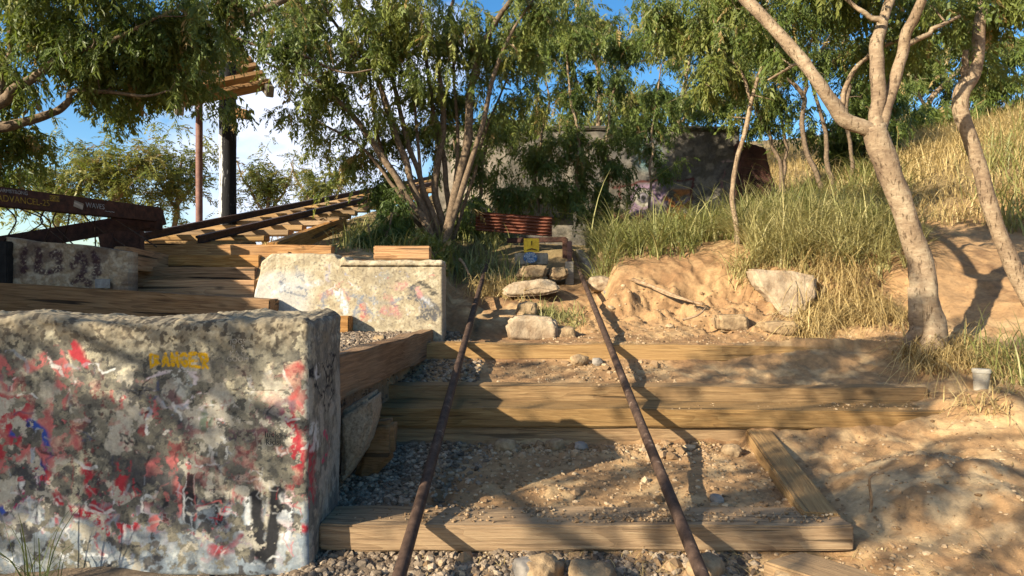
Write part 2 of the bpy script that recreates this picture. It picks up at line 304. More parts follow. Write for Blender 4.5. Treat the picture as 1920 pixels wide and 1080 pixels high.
# ground colours: tan dirt, orange clay on the bank, grey crushed gravel, straw litter
n1 = fbm(X*1.7, Y*1.7, o=5, s=21); n2 = fbm(X*11, Y*11, o=4, s=22); n3 = fbm(X*45, Y*45, o=3, s=23)
def lerp(a, b, t): return a*(1-t[..., None])+np.array(b)*t[..., None]
C = np.ones(X.shape+(3,))*np.array((.32, .19, .088)); C = lerp(C, (.45, .30, .15), ss(.45, .7, n2)); C = lerp(C, (.19, .10, .045), ss(.52, .7, n1)*.7)
cl = np.exp(-((Y-5.5)/.7)**2)*ss(.2, .8, X)+ss(3.0, 4.0, X)*ss(4.5, 6, Y)*(1-ss(8, 9, Y)); C = lerp(C, (.36, .215, .10), np.clip(cl, 0, 1)*ss(.3, .6, n2)*.85)
gr = np.clip(ss(.1, -.5, X+(n1-.5)*1.6+(Y-2.6)*.35)*ss(5.1, 4.6, Y)+ss(2.5, 2.3, Y)*ss(.9, .2, X), 0, 1); C = lerp(C, (.15, .115, .08), gr*.85)
bo = np.exp(-(((X-1.75)/.40)**2+((Y-2.75)/.42)**2)**2); C = lerp(C, (.42, .32, .19), bo*ss(.4, .6, n2)*.6)
gs = ss(6.6, 7.6, Y+(n1-.5)*1.5)*(1-np.clip(ss(3.6, 4.2, X)*ss(8.2, 7.4, Y), 0, 1)); C = lerp(C, (.17, .13, .06), gs*.8)
C = C*(.78+.44*n3)[..., None]
me = npmesh('ground', np.stack([X, Y, Z+E], -1).reshape(-1, 3), gridf(len(gx), len(gy)), True, col=C.reshape(-1, 3))
M['ground'] = painted('dusty_ground', .7, .012, 38, .35)
g = link('ground', me, M['ground']); tag(g, kind='structure')

# ------------------------------------------------------------------ boxes and timbers
def boxmesh(name, L_, W_, H_, bev=.006, cuts=0, jit=0, seed=0):
    """beam along local x; origin at the centre of its top face's front edge"""
    bm = bmesh.new(); bmesh.ops.create_cube(bm, size=1)
    for v in bm.verts: v.co = Vector((v.co.x*L_, (v.co.y+.5)*W_, (v.co.z-.5)*H_))
    if cuts:
        es = [e for e in bm.edges if abs(e.verts[0].co.x-e.verts[1].co.x) > 1e-4]; bmesh.ops.subdivide_edges(bm, edges=es, cuts=cuts)
    if bev: bmesh.ops.bevel(bm, geom=[e for e in bm.edges if len(e.link_faces) == 2 and e.calc_face_angle() > .5], offset=bev, segments=2, affect='EDGES')
    if jit:
        for v in bm.verts:
            q = Vector((float(vnoise(v.co.x*5+seed*7, v.co.y*20, v.co.z*20, 1))-.5, float(vnoise(v.co.x*5+seed*7, v.co.y*20, v.co.z*20, 2))-.5, float(vnoise(v.co.x*5+seed*7, v.co.y*20, v.co.z*20, 3))-.5))
            v.co += Vector((q.x*.3, q.y, q.z))*jit
    me = bpy.data.meshes.new(name); bm.to_mesh(me); bm.free(); return me
TS = [0]
def beam(name, p0, p1, W_, H_, m, label=None, cat=None, group=None, parent=None, bev=.007, jit=.013, roll=0):
    """p0,p1: front top edge, left to right; width goes away from it, height down"""
    TS[0] += 1; p0 = Vector(p0); p1 = Vector(p1); d = p1-p0; Ln = d.length; cuts = max(2, int(Ln/.09)) if jit else 0
    me = boxmesh(name, Ln, W_, H_, bev, cuts, jit, TS[0]); xa = d.normalized(); ya = Vector((0, 0, 1)).cross(xa)
    if ya.length < .2: ya = Vector((0, 1, 0))
    ya.normalize(); za = xa.cross(ya)
    mt = Matrix((xa, ya, za)).transposed().to_4x4()
    if roll: mt = mt@Matrix.Rotation(roll, 4, 'X')
    o = link(name, me, m, parent); mw = Matrix.Translation((p0+p1)/2)@mt
    if parent: o.matrix_world = mw if False else mw; o.matrix_parent_inverse = Matrix.Identity(4); o.matrix_basis = parent.matrix_basis.inverted()@mw
    else: o.matrix_world = mw
    if label: tag(o, label, cat, group)
    return o
GS = 'timber treads of the main flight'
beam('step_timber', P(598, 985, 2.40), P(1602, 987, 2.40), .22, .092, M['step'], 'lowest long step timber, wide board with gravel on its left end', 'step timber', GS)
beam('step_timber', P(736, 800.5, 3.52), P(1838, 804.5, 3.525), .24, .092, M['step'], 'lower board of the stacked double timber in the middle of the flight', 'step timber', GS)
beam('step_timber', P(704, 765, 3.50), P(1836, 772, 3.50), .27, .094, M['step'], 'upper board of the stacked double timber, above the seam', 'step timber', GS)
beam('step_timber', P(694, 722, 3.78), P(1742, 728, 3.78), .14, .10, M['step'], 'knotty step timber just behind the stacked pair', 'step timber', GS)
beam('step_timber', P(796, 644, 4.40), P(1560, 650, 4.40), .14, .10, M['step'], 'highest step timber in front of the square rock, sunk in dirt', 'step timber', GS)
beam('step_timber', P(1745, 735, 3.78), P(1880, 742, 3.78), .14, .13, M['step'], 'short timber stub buried in grass at the far right end', 'step timber', GS)
# stringer on the right of the lowest tread
o = beam('edging_timber', P(1600, 1012, 2.44)+Vector((-.02, .06, .075)), P(1446, 806, 3.48), .13, .09, M['step'], 'slanting edging board closing the right side of the lowest tread', 'edging board')
beam('buried_board', P(1690, 1090, 2.05), P(1500, 1030, 2.36), .2, .06, M['step'], 'half buried plank at the bottom edge below the lowest step timber', 'board')
# side timber along the raised gravel landing
beam('edging_timber', P(636, 668, 2.74), P(813, 618, 4.62), .10, .185, M['dark'], 'dark brown edging timber from the big painted block to the far block', 'edging board')
# left flight
GL = 'orange timber risers of the left flight'
beam('riser_timber', P(-160, 520, 4.38), P(506, 562, 4.42), .195, .19, M['fresh'], 'long shaded riser timber right above the big painted block', 'riser board', GL, jit=.005)
beam('riser_timber', P(300, 590, 4.52), P(654, 593, 4.50), .12, .16, M['fresh'], 'short low riser timber whose end touches the foot of the far block', 'riser board', GL, jit=.004)
beam('riser_timber', P(205, 524, 4.76), P(478, 525, 4.76), .09, .125, M['fresh'], 'sunlit riser just behind the long shaded timber', 'riser board', GL, jit=.004)
beam('riser_timber', P(235, 500, 5.02), P(479, 501, 5.02), .09, .11, M['fresh'], 'riser second below the long top beam, left of the far block', 'riser board', GL, jit=.004)
beam('riser_timber', P(252, 478, 5.30), P(486, 478, 5.30), .09, .115, M['fresh'], 'riser directly beneath the long top beam', 'riser board', GL, jit=.004)
beam('riser_timber', P(262, 456, 5.70), P(622, 460, 5.70), .11, .12, M['fresh'], 'long top beam below the first railway sleepers', 'riser board', GL, jit=.004)
beam('side_board', P(238, 462, 4.62), P(350, 482, 5.66), .09, .16, M['fresh'], 'orange side board running back beside the left flight', 'side board', jit=.004)
beam('spacer_block', P(518, 470.5, 5.55)+Vector((0,0,-.005)), P(541, 470.5, 5.55)+Vector((0,0,-.005)), .1, .055, M['fresh'], 'small wooden spacer block under the top beam, at the far block', 'wood block', jit=0)
beam('loose_board', P(700, 461, 4.86), P(806, 461, 4.86), .10, .10, M['fresh'], 'short bright orange board resting on top of the far block', 'board', jit=.003)

# ------------------------------------------------------------------ graffiti painting in numpy
def seg_d(U, V, pts):
    d = np.full(U.shape, 1e9)
    for (x0, y0), (x1, y1) in zip(pts[:-1], pts[1:]):
        dx, dy = x1-x0, y1-y0; t = np.clip(((U-x0)*dx+(V-y0)*dy)/(dx*dx+dy*dy+1e-9), 0, 1); d = np.minimum(d, np.hypot(U-x0-t*dx, V-y0-t*dy))
    return d
def rough_block(name, x0, x1, y0, y1, z0, z1, res, rnd, amp, seed, warp=None, topamp=None):
    """closed rough block: six dense grids pushed in and out by the same noise"""
    V = []; Fq = []; n = 0; F_id = []
    cx, cy, cz = (x0+x1)/2, (y0+y1)/2, (z0+z1)/2; hx, hy, hz = (x1-x0)/2, (y1-y0)/2, (z1-z0)/2
    def face(a0, a1, b0, b1, fn, fid, rs):
        nonlocal n
        na = max(3, int((a1-a0)/rs)+1); nb = max(3, int((b1-b0)/rs)+1); A, B = np.meshgrid(np.linspace(a0, a1, na), np.linspace(b0, b1, nb)); v = np.stack(fn(A, B), -1).reshape(-1, 3)
        V.append(v); Fq.append(gridf(na, nb, n)); F_id.append(np.full(len(v), fid)); n += len(v)
    face(x0, x1, z0, z1, lambda a, b: (a, a*0+y0, b), 0, res)
    face(x0, x1, y0, y1, lambda a, b: (a, b, a*0+z1), 1, res*1.5)
    face(y0, y1, z0, z1, lambda a, b: (a*0+x1, a, b), 2, res*1.5)
    face(z0, z1, y0, y1, lambda a, b: (b*0+x0, b, a), 3, res*4)
    face(z0, z1, x0, x1, lambda a, b: (b, b*0+y1, a), 4, res*4)
    face(y0, y1, x0, x1, lambda a, b: (b, a, b*0+z0), 5, res*6)
    v = np.concatenate(V); fid = np.concatenate(F_id); src = v.copy()
    q = (v-np.array([cx, cy, cz])); inner = np.array([hx, hy, hz])-rnd; c = np.clip(q, -inner, inner); d = q-c; ln = np.linalg.norm(d, axis=1)[:, None]
    q = np.where(ln > rnd, c+d/np.maximum(ln, 1e-9)*rnd, q); v = q+np.array([cx, cy, cz])
    nr = (v-c-np.array([cx, cy, cz])); nl = np.linalg.norm(nr, axis=1)[:, None]; nr = np.where(nl > 1e-6, nr/np.maximum(nl, 1e-9), 0)
    # face normals for flat areas come out of d as well (rnd > 0)
    a = amp*(fbm(v[:, 0]*7, v[:, 1]*7, v[:, 2]*7, 5, seed)-.5)*2
    if topamp: a = a+topamp*ss(z1-.16, z1-.02, v[:, 2])*((fbm(v[:, 0]*12, v[:, 1]*12, v[:, 2]*12, 4, seed+5)-.5)*2)
    v = v+nr*a[:, None]
    if warp is not None: v = warp(v)
    return v, Fq, fid, src
def ink(C, m, col): m = np.clip(m, 0, 1); return C*(1-m[:, None])+np.array(col)*m[:, None]

# --- big near block (front face at 2.3 m)
D1 = 2.3
x0 = (-230-960)/F*D1; x1 = (582-960)/F*D1; zt = E+(540-597)/F*D1; zb = E+(540-1085)/F*D1
def warp1(v):
    v = v.copy(); v[:, 2] += np.where(v[:, 2] > E-.35, (fbm(v[:, 0]*2.2, v[:, 1]*3, o=3, s=77)-.5)*.05, 0); return v
v, Fq, fid, src = rough_block('block', x0, x1, 2.3, 2.72, zb, zt, .0026, .028, .0065, 3, warp1, .024)
U = src[:, 0]/D1*F+960; W = 540-(src[:, 2]-E)/D1*F; T = np.where(fid == 2, (src[:, 1]-2.3)*800, 0)
uu = U+T; na = fbm(uu/60, W/60, o=5, s=1); nb = fbm(uu/18, W/18, o=5, s=2); nc = fbm(uu/5, W/5, o=3, s=4); nd = fbm(uu/120, W/120, o=4, s=6); ne = fbm(uu/34, W/34, o=5, s=8)
nz = fbm(uu/2.6, W/2.6, o=3, s=91); nk = fbm(uu/8, W/8, o=4, s=92); fz = (nz-.5)*.10+(nk-.5)*.16; front = (fid == 0)*1.0; low = ss(650, 760, W+60*(nd-.5))
C = np.ones((len(v), 3))*np.array((.21, .19, .14)); C = ink(C, ss(.44, .58, nb+fz), (.33, .295, .215)); C = ink(C, ss(.50, .56, na+fz)*.85, (.13, .12, .095)); C = ink(C, ss(.53, .58, ne+fz)*.55*ss(630, 690, W), (.055, .055, .055))
C = ink(C, ss(.54, .60, nb+fz*1.3)*.7*ss(.38, .52, nd), (.50, .44, .30)); C = ink(C, ss(.60, .64, nk)*.8, (.05, .05, .045)); C = ink(C, ss(.60, .66, nz)*.35, (.06, .055, .05))
n5 = fbm(uu/46, W/46, o=5, s=61); n6 = fbm(uu/30, W/50, o=5, s=62); n7 = fbm(uu/38, W/30, o=5, s=63); wear = ss(.44, .56, nb+fz*2.0+.02)*(.35+.65*ss(.3, .6, na))
C = ink(C, ss(.55, .60, n5+fz)*.75*low, (.52, .47, .37)); C = ink(C, ss(.57, .66, n6+fz*1.5)*wear*.7*low*front, (.24, .045, .045)); C = ink(C, ss(.60, .68, n7+fz*1.5)*wear*.6*low*front, (.38, .15, .13))
C = ink(C, ss(.57, .60, n5[::-1]*0+fbm(uu/36+50, W/60, o=5, s=64)+fz)*.85*ss(820, 900, W)*front, (.05, .05, .055))
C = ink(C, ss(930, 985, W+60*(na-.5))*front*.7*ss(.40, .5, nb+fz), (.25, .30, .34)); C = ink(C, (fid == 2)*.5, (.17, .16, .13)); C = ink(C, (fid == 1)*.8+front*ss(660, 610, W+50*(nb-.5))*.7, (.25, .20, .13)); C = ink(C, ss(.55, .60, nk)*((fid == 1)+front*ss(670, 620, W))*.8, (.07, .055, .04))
def stroke(pts, wd, col, w_=1., soft=5, wr='wear', fc=0):
    global C
    if isinstance(wr, str): wr = globals()['wear']
    dd = seg_d(U+(nb-.5)*16, W+(na-.5)*16, pts); C = ink(C, (1-ss(wd-soft, wd+soft, dd))*(wr if wr is not None else 1)*w_*(fid == fc), col)
RED = (.36, .035, .045); RED2 = (.46, .13, .12); BLU = (.03, .07, .30); WHT = (.66, .66, .62); BLK = (.02, .02, .022)
stroke([(0, 690), (18, 720)], 16, RED2); stroke([(60, 690), (105, 668), (122, 700), (112, 760)], 13, RED2); stroke([(140, 655), (155, 680)], 14, RED)
stroke([(0, 760), (40, 770), (10, 840), (5, 810)], 24, RED); stroke([(95, 790), (130, 830), (105, 840)], 24, RED2); stroke([(155, 780), (140, 800)], 14, RED)
stroke([(30, 812), (60, 795), (85, 812), (92, 850), (75, 900), (30, 945), (0, 960)], 8, BLU, 1.2); stroke([(0, 880), (70, 830), (95, 870)], 10, RED2); stroke([(20, 950), (90, 890), (130, 960), (200, 970), (240, 940)], 10, RED)
stroke([(165, 880), (190, 990), (215, 1010), (240, 970)], 11, RED); stroke([(235, 870), (225, 930), (250, 985)], 12, RED); stroke([(280, 880), (350, 870), (330, 960), (290, 985)], 14, RED2)
stroke([(320, 990), (318, 920)], 16, BLK, .9); stroke([(356, 900), (360, 1060)], 12, BLK, .9); stroke([(415, 860), (412, 1040), (440, 1050)], 11, BLK)
stroke([(400, 1030), (450, 1020), (470, 1000)], 12, RED); stroke([(430, 880), (460, 860), (450, 830)], 8, RED2); stroke([(540, 780), (560, 850), (545, 940)], 14, RED); stroke([(520, 985), (575, 995)], 8, RED)
stroke([(478, 930), (486, 1035), (505, 1045), (522, 920)], 12, BLK, 1.2, wr=ss(.25, .35, nb)); stroke([(465, 930), (470, 1050)], 6, WHT); stroke([(540, 930), (535, 1010)], 12, WHT, .8)
stroke([(300, 700), (340, 690), (370, 710), (350, 760), (310, 770), (290, 735)], 3, (.70, .60, .58), .9, 2); stroke([(355, 745), (390, 735), (400, 775), (370, 790), (350, 765)], 2.5, (.7, .62, .6), .9, 2)
stroke([(270, 712), (310, 700), (390, 698)], 2.5, (.6, .5, .5), .9, 2); stroke([(375, 765), (415, 790)], 3, (.75, .62, .62), .9, 2); stroke([(330, 690), (345, 730)], 17, (.5, .52, .45), .8)
stroke([(400, 700), (410, 730), (385, 800)], 12, (.03, .09, .045), .7); stroke([(240, 740), (300, 745), (340, 800)], 26, (.06, .06, .07), .55); stroke([(440, 820), (500, 790), (540, 760)], 18, (.07, .07, .10), .6)
stroke([(110, 1010), (125, 1070), (130, 1020), (145, 1060), (160, 1015), (150, 1040), (200, 1045)], 3, WHT, 1.2, 1.5); stroke([(470, 680), (400, 640)], 16, (.10, .10, .085), .6)
stroke([(545, 700), (560, 690), (550, 740)], 12, (.38, .08, .07)); stroke([(0, 1000), (90, 1040)], 24, (.5, .46, .3), .5)
rs = np.random.default_rng(77); PAL = [WHT, BLK, BLK, (.30, .33, .36), RED, RED2, (.06, .07, .12), (.45, .42, .36), (.62, .6, .55)]
for i in range(170):
    x_, y_ = rs.uniform(-20, 575), rs.uniform(690, 1050); a_ = rs.uniform(0, 6.28); pl = [(x_, y_)]
    for q in range(int(rs.integers(3, 8))): a_ += rs.normal(0, 1.1); x_ += math.cos(a_)*rs.uniform(6, 16); y_ += math.sin(a_)*rs.uniform(6, 18); pl.append((x_, y_))
    stroke(pl, rs.uniform(1.0, 3.6), PAL[int(rs.integers(len(PAL)))], rs.uniform(.4, .9), 1.3)
for i in range(40):
    x_, y_ = rs.uniform(0, 575), rs.uniform(850, 980); stroke([(x_, y_), (x_+rs.uniform(-3, 3), y_+rs.uniform(25, 90))], rs.uniform(.8, 2), PAL[int(rs.integers(len(PAL)))], .6, 1.2)
# stencilled word across the top
FONT = {'D': [[(0,0),(0,4),(2,3.4),(2,.6),(0,0)]], 'A': [[(0,4),(1,0),(2,4)],[(.4,2.6),(1.6,2.6)]], 'N': [[(0,4),(0,0),(2,4),(2,0)]], 'G': [[(2,.5),(1,0),(0,1),(0,3),(1,4),(2,3.4),(2,2.2),(1.2,2.2)]], 'E': [[(2,0),(0,0),(0,4),(2,4)],[(0,2),(1.6,2)]], 'R': [[(0,4),(0,0),(1.8,.2),(1.8,1.8),(0,2),(2,4)]]}
for i, ch in enumerate('DANGER'):
    for pl in FONT[ch]: stroke([(283+i*19+x_*5.5, 662+y_*6) for x_, y_ in pl], 3.1, (.60, .33, .005), 1.3, 1.4, wr=.25+.75*ss(.28, .38, nz))
# tag on the side of the block
Us = 590+(src[:, 1]-2.3)*130; U_, U = U, Us
for pl in [[(594,680),(590,705),(596,712)],[(604,690),(600,740),(598,725),(606,760)],[(612,690),(620,740),(612,750),(616,790)],[(622,675),(628,690),(622,705),(618,690)],[(624,710),(629,730),(622,745),(618,728),(624,710)],[(624,750),(629,765),(620,790)]]: stroke([(a, b) for a, b in pl], 1.2, BLK, 1, .7, wr=None, fc=2)
stroke([(600, 690), (602, 715)], 4, WHT, .7, 2, fc=2); stroke([(590, 830), (592, 950)], 8, (.35, .04, .05), .9, 3, fc=2); stroke([(612, 830), (620, 860), (610, 900)], 2.5, (.5, .04, .1), .9, 2, fc=2); stroke([(596, 800), (600, 850)], 5, WHT, .6, 2, fc=2)
U = U_
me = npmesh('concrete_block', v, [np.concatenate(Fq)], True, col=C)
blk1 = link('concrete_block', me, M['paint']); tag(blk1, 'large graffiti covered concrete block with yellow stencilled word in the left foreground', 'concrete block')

# --- far block: faded spray marks are painted below
D2 = 4.62; x0 = (474-960)/F*D2; x1 = (831-960)/F*D2; zt = E+(540-476)/F*D2; zb = E-.40
def warp2(v):
    v = v.copy(); u = v[:, 0]/D2*F+960; top = ss(E-.1, zt, v[:, 2])
    v[:, 2] -= top*(.045*ss(640, 655, u)*1.0+.05*(1-ss(474, 500, u))); v[:, 0] += .05*top*(1-ss(474, 560, u))
    dd = (v[:, 2] > E-.0)*np.exp(-((u-636)/7)**2)*.03; v[:, 2] -= dd
    # a shallow ledge line under the right part of the rim
    rim = np.exp(-((v[:, 2]-(E+.150))/.0045)**2)*(u > 640)*(v[:, 1] < D2+.05); v[:, 1] += rim*.016
    v[:, 1] -= .012*(v[:, 2] > E+.154)*(u > 640)*(v[:, 1] < D2+.05)
    return v
v, Fq, fid, src = rough_block('block', x0, x1, D2, D2+.22, zb, zt, .0052, .022, .006, 23, warp2, .012)
U = src[:, 0]/D2*F+960; W = 540-(src[:, 2]-E)/D2*F
na = fbm(U/30, W/30, o=5, s=101); nb = fbm(U/9, W/9, o=5, s=102); nc = fbm(U/3, W/3, o=3, s=104); wear = ss(.34, .5, nc)*ss(.32, .44, nb)
C = np.ones((len(v), 3))*np.array((.38, .31, .20)); C = ink(C, ss(.45, .62, nb), (.48, .41, .28)); C = ink(C, ss(.52, .68, na)*.6, (.30, .25, .17)); C = ink(C, ss(.62, .7, nc)*.6, (.14, .11, .08))
C = ink(C, ss(600, 560, U)*ss(500, 520, W)*.5*(fid == 0), (.60, .60, .58))
GRY = (.17, .20, .25); PK = (.40, .18, .16)
for pts, wd, col, a_ in [([(522,515),(528,545),(545,550)],6,GRY,.8),([(556,500),(560,520)],4,GRY,.5),([(568,512),(571,530)],3,GRY,.6),([(616,498),(614,530)],6,(.36,.33,.40),.5),([(515,545),(600,530)],7,(.62,.63,.64),.6),([(553,540),(575,540),(572,555),(553,552)],3,GRY,.8),([(600,555),(640,540),(655,560)],6,PK,.6),([(635,545),(648,580)],8,(.50,.58,.62),.8),([(610,548),(606,575)],5,GRY,.6),([(655,550),(700,560)],6,GRY,.7),([(668,590),(672,560),(700,590)],5,GRY,.7),([(680,572),(684,592)],6,(.45,.12,.10),.8),([(730,560),(745,590),(720,585)],9,PK,.8),([(700,570),(735,570),(752,560)],4,GRY,.7),([(715,520),(725,510)],12,(.22,.22,.20),.7),([(740,535),(760,530)],9,PK,.6),([(770,540),(790,525),(815,550)],6,BLK,.9),([(772,545),(785,560),(815,590),(800,570)],14,(.05,.055,.075),1),([(790,600),(815,580)],9,(.04,.045,.06),.9),([(784,540),(790,555)],4,(.6,.22,.22),.8),([(795,560),(810,575)],5,(.6,.6,.6),.5)]:
    stroke(pts, wd*.85, tuple(.85*q_+.15*k_ for q_, k_ in zip(col, (.42, .36, .25))), a_*1.4, 3, wr=.25+.75*ss(.36, .52, nc)*ss(.34, .48, nb))
rs = np.random.default_rng(78)
for i in range(46):
    x_, y_ = rs.uniform(500, 820), rs.uniform(510, 598); a_ = rs.uniform(0, 6.28); pl = [(x_, y_)]
    for q in range(int(rs.integers(2, 6))): a_ += rs.normal(0, 1.1); x_ += math.cos(a_)*rs.uniform(3, 9); y_ += math.sin(a_)*rs.uniform(3, 8); pl.append((x_, y_))
    stroke(pl, rs.uniform(.7, 1.8), [(.16, .18, .24), (.10, .11, .14), (.58, .58, .58), (.42, .14, .13), (.3, .3, .36)][int(rs.integers(5))], rs.uniform(.4, .85), .9)
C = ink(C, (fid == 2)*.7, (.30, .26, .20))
me = npmesh('concrete_block', v, [np.concatenate(Fq)], True, col=C)
blk2 = link('concrete_block', me, M['paint']); tag(blk2, 'sunlit cream concrete block with faded graffiti beside the left flight', 'concrete block')

# ------------------------------------------------------------------ irregular stones
def ico(sub):
    bm = bmesh.new(); bmesh.ops.create_icosphere(bm, subdivisions=sub, radius=1); v = np.array([q.co[:] for q in bm.verts]); f = np.array([[q.index for q in p.verts] for p in bm.faces]); bm.free(); return v, f
ICO = {i: ico(i) for i in (1, 2, 4, 5)}
def stone(name, c, r, label, cat='rock', group=None, m=None, seed=0, box=.45, rot=0, sub=4, amp=.25):
    v, f = ICO[sub]; v = v.copy(); k = np.abs(v).max(1)[:, None]; v = v*(1-box)+v/k*box*.86
    n = fbm(v[:, 0]*1.6+seed*9, v[:, 1]*1.6, v[:, 2]*1.6, 5, seed); n2 = fbm(v[:, 0]*7+seed, v[:, 1]*7, v[:, 2]*7, 4, seed+3)
    v = v*(1+amp*(n-.5)*2+.07*(n2-.5)*2)[:, None]*np.array(r)
    o = link(name, npmesh(name, v, f, True), m or M['rock']); o.location = c; o.rotation_euler = (0, 0, rot); tag(o, label, cat, group); return o
def slab(name, outline, d, th, label, cat, m, seed=0, tilt=0):
    """a broken plate traced as an outline in its own plane, given thickness, rounded and roughened"""
    pts = [P(a, b, d) for a, b in outline]; bm = bmesh.new(); vs = [bm.verts.new(p) for p in pts]; fc = bm.faces.new(vs)
    r = bmesh.ops.extrude_face_region(bm, geom=[fc]); 
    for q in r['geom']:
        if isinstance(q, bmesh.types.BMVert): q.co += Vector((0, th, 0))
    bmesh.ops.recalc_face_normals(bm, faces=bm.faces); bmesh.ops.bevel(bm, geom=list(bm.edges), offset=min(.02, th*.2), segments=2, affect='EDGES'); bmesh.ops.triangulate(bm, faces=bm.faces)
    for it in range(5):
        es = [e for e in bm.edges if e.calc_length() > .03]
        if not es or len(bm.verts) > 30000: break
        bmesh.ops.subdivide_edges(bm, edges=es, cuts=1); bmesh.ops.triangulate(bm, faces=bm.faces)
    co = np.array([q.co[:] for q in bm.verts]); n = fbm(co[:, 0]*9, co[:, 1]*9, co[:, 2]*9, 5, seed)-.5; n2 = fbm(co[:, 0]*9+40, co[:, 1]*9, co[:, 2]*9, 5, seed+1)-.5
    c = co.mean(0)
    for q, a, b in zip(bm.verts, n, n2): q.co += Vector((b*.03, a*.045, b*.02)); q.co -= Vector(c); q.co.y += q.co.z*tilt
    me = bpy.data.meshes.new(name); bm.to_mesh(me); bm.free()
    for p in me.polygons: p.use_smooth = True
    o = link(name, me, m); o.location = c; tag(o, label, cat); return o
slab('rock', [(948,606),(960,594),(1000,592),(1040,597),(1048,612),(1047,636),(1030,642),(955,640)], 4.9, .28, 'squarish pale rock standing between the handrails above the top step timber', 'rock', M['pale'], 5)
slab('rock', [(938,546),(958,530),(985,527),(1020,522),(1046,532),(1052,546),(1020,553),(975,557),(948,556)], 5.9, .35, 'flat overhanging slab forming a step above the squarish rock', 'rock', M['pale'], 8, .3)
slab('rock', [(966,522),(975,500),(1005,496),(1030,499),(1022,521),(1000,524)], 6.45, .3, 'tan rock wedged under the concrete footing of the yellow sign', 'rock', M['rock'], 11)
slab('rock', [(1026,520),(1034,501),(1062,500),(1066,520),(1048,526)], 6.5, .3, 'reddish rock right of the tan rock, beside the right handrail', 'rock', M['rock'], 14)
stone('rock', P(988, 585, 5.45), (.09, .1, .09), 'small brown rock in the hollow beneath the overhanging slab', seed=4)
stone('rock', P(1124, 533, 6.2), (.12, .14, .08), 'round pale rock right of the right handrail on the bank', m=M['pale'], seed=6)
stone('rock', P(1060, 628, 5.0), (.08, .1, .07), 'dark brown rock against the right side of the squarish rock', seed=9)
slab('rock', [(1412,503),(1440,506),(1500,508),(1537,518),(1530,560),(1510,580),(1500,596),(1470,597),(1458,586),(1440,556),(1424,540)], 5.35, .16, 'big white jagged slab leaning on the grassy bank', 'rock', M['pale'], 17, .35)
slab('rock', [(1345,592),(1402,590),(1408,626),(1350,622)], 5.05, .2, 'flat faced brown stone at the foot of the bank', 'rock', M['rock'], 19)
slab('rock', [(1430,606),(1498,602),(1502,620),(1488,634),(1440,628)], 4.95, .2, 'low brown stone below the white jagged slab', 'rock', M['rock'], 20)
slab('broken_block', [(634,775),(698,738),(698,790),(680,850),(636,915)], 2.76, .22, 'pebbly concrete wedge behind the big painted block', 'concrete block', M['pebble'], 25)
slab('propped_board', [(690,795),(736,790),(738,858),(706,890),(672,928),(660,900)], 2.95, .10, 'dark tilted board propped behind the pebbly concrete wedge', 'board', M['dark'], 26)
RL = [((712,648,3.9),.04,'small grey rock in front of the edging timber'),((1018,1056,2.25),.075,'cream egg shaped stone under the lowest step timber'),((990,1060,2.26),.06,'rounded tan stone left of the cream egg shaped one, below the lowest timber'),((1110,1072,2.18),.085,'broad grey stone at the bottom edge between the handrails'),((1320,1050,2.26),.07,'rounded stone right of the lower end of the right handrail'),((1090,856,3.4),.04,'pale angular stone under the stacked timbers, near the middle'),((948,868,3.38),.06,'flat brown stone under the stacked timbers left of the middle'),((1040,860,3.42),.05,'brown cobble right of the flat brown stone'),((1344,1000,2.7),.03,'small stone on the right part of the lowest tread'),((1372,860,3.3),.05,'angular grey stone on the lower tread near the slanting board'),((1086,672,4.32),.06,'rounded stone resting against the highest step timber'),((1120,672,4.33),.045,'small brown stone beside the rounded one at the highest timber'),((1480,1060,2.2),.05,'tan stone half under the buried plank')]
for i, (q, r, lb) in enumerate(RL):
    p = P(*q); gz = ground(p.x, p.y); stone('stone', (p.x, p.y, gz+r*.3), (r, r*.85, r*.7), lb, 'stone', 'loose stones on the steps', [M['rock'], M['rock'], M['grav']][i % 3], seed=30+i, rot=i, box=.3)

# ------------------------------------------------------------------ gravel
def scatter_stones(name, pts, size, label, m, seed, zz=None):
    v, f = ICO[1]; n = len(pts); r = np.random.default_rng(seed)
    s = (size*np.minimum(r.lognormal(0, .5, n), 2.0))[:, None]*r.uniform(.6, 1.25, (n, 3))*np.array([1, .9, .7])
    th = r.uniform(0, 6.28, n); jit = r.uniform(.75, 1.25, (n, len(v), 1)); q = v[None]*jit*s[:, None, :]
    ph = r.uniform(-.7, .7, n); y2 = q[..., 1]*np.cos(ph)[:, None]-q[..., 2]*np.sin(ph)[:, None]; z2 = q[..., 1]*np.sin(ph)[:, None]+q[..., 2]*np.cos(ph)[:, None]
    x = q[..., 0]*np.cos(th)[:, None]-y2*np.sin(th)[:, None]; y = q[..., 0]*np.sin(th)[:, None]+y2*np.cos(th)[:, None]
    V = np.stack([x, y, z2], -1)+np.c_[pts, Hf(pts[:, 0], pts[:, 1])+E if zz is None else zz][:, None, :]+np.array([0, 0, size*.12])
    Fc = (f[None]+np.arange(n)[:, None, None]*len(v)).reshape(-1, 3); t = np.repeat(r.uniform(0, 1, n), len(v))
    o = link(name, npmesh(name, V.reshape(-1, 3), Fc, False, attr=t), m); tag(o, label, 'gravel', kind='stuff'); return o
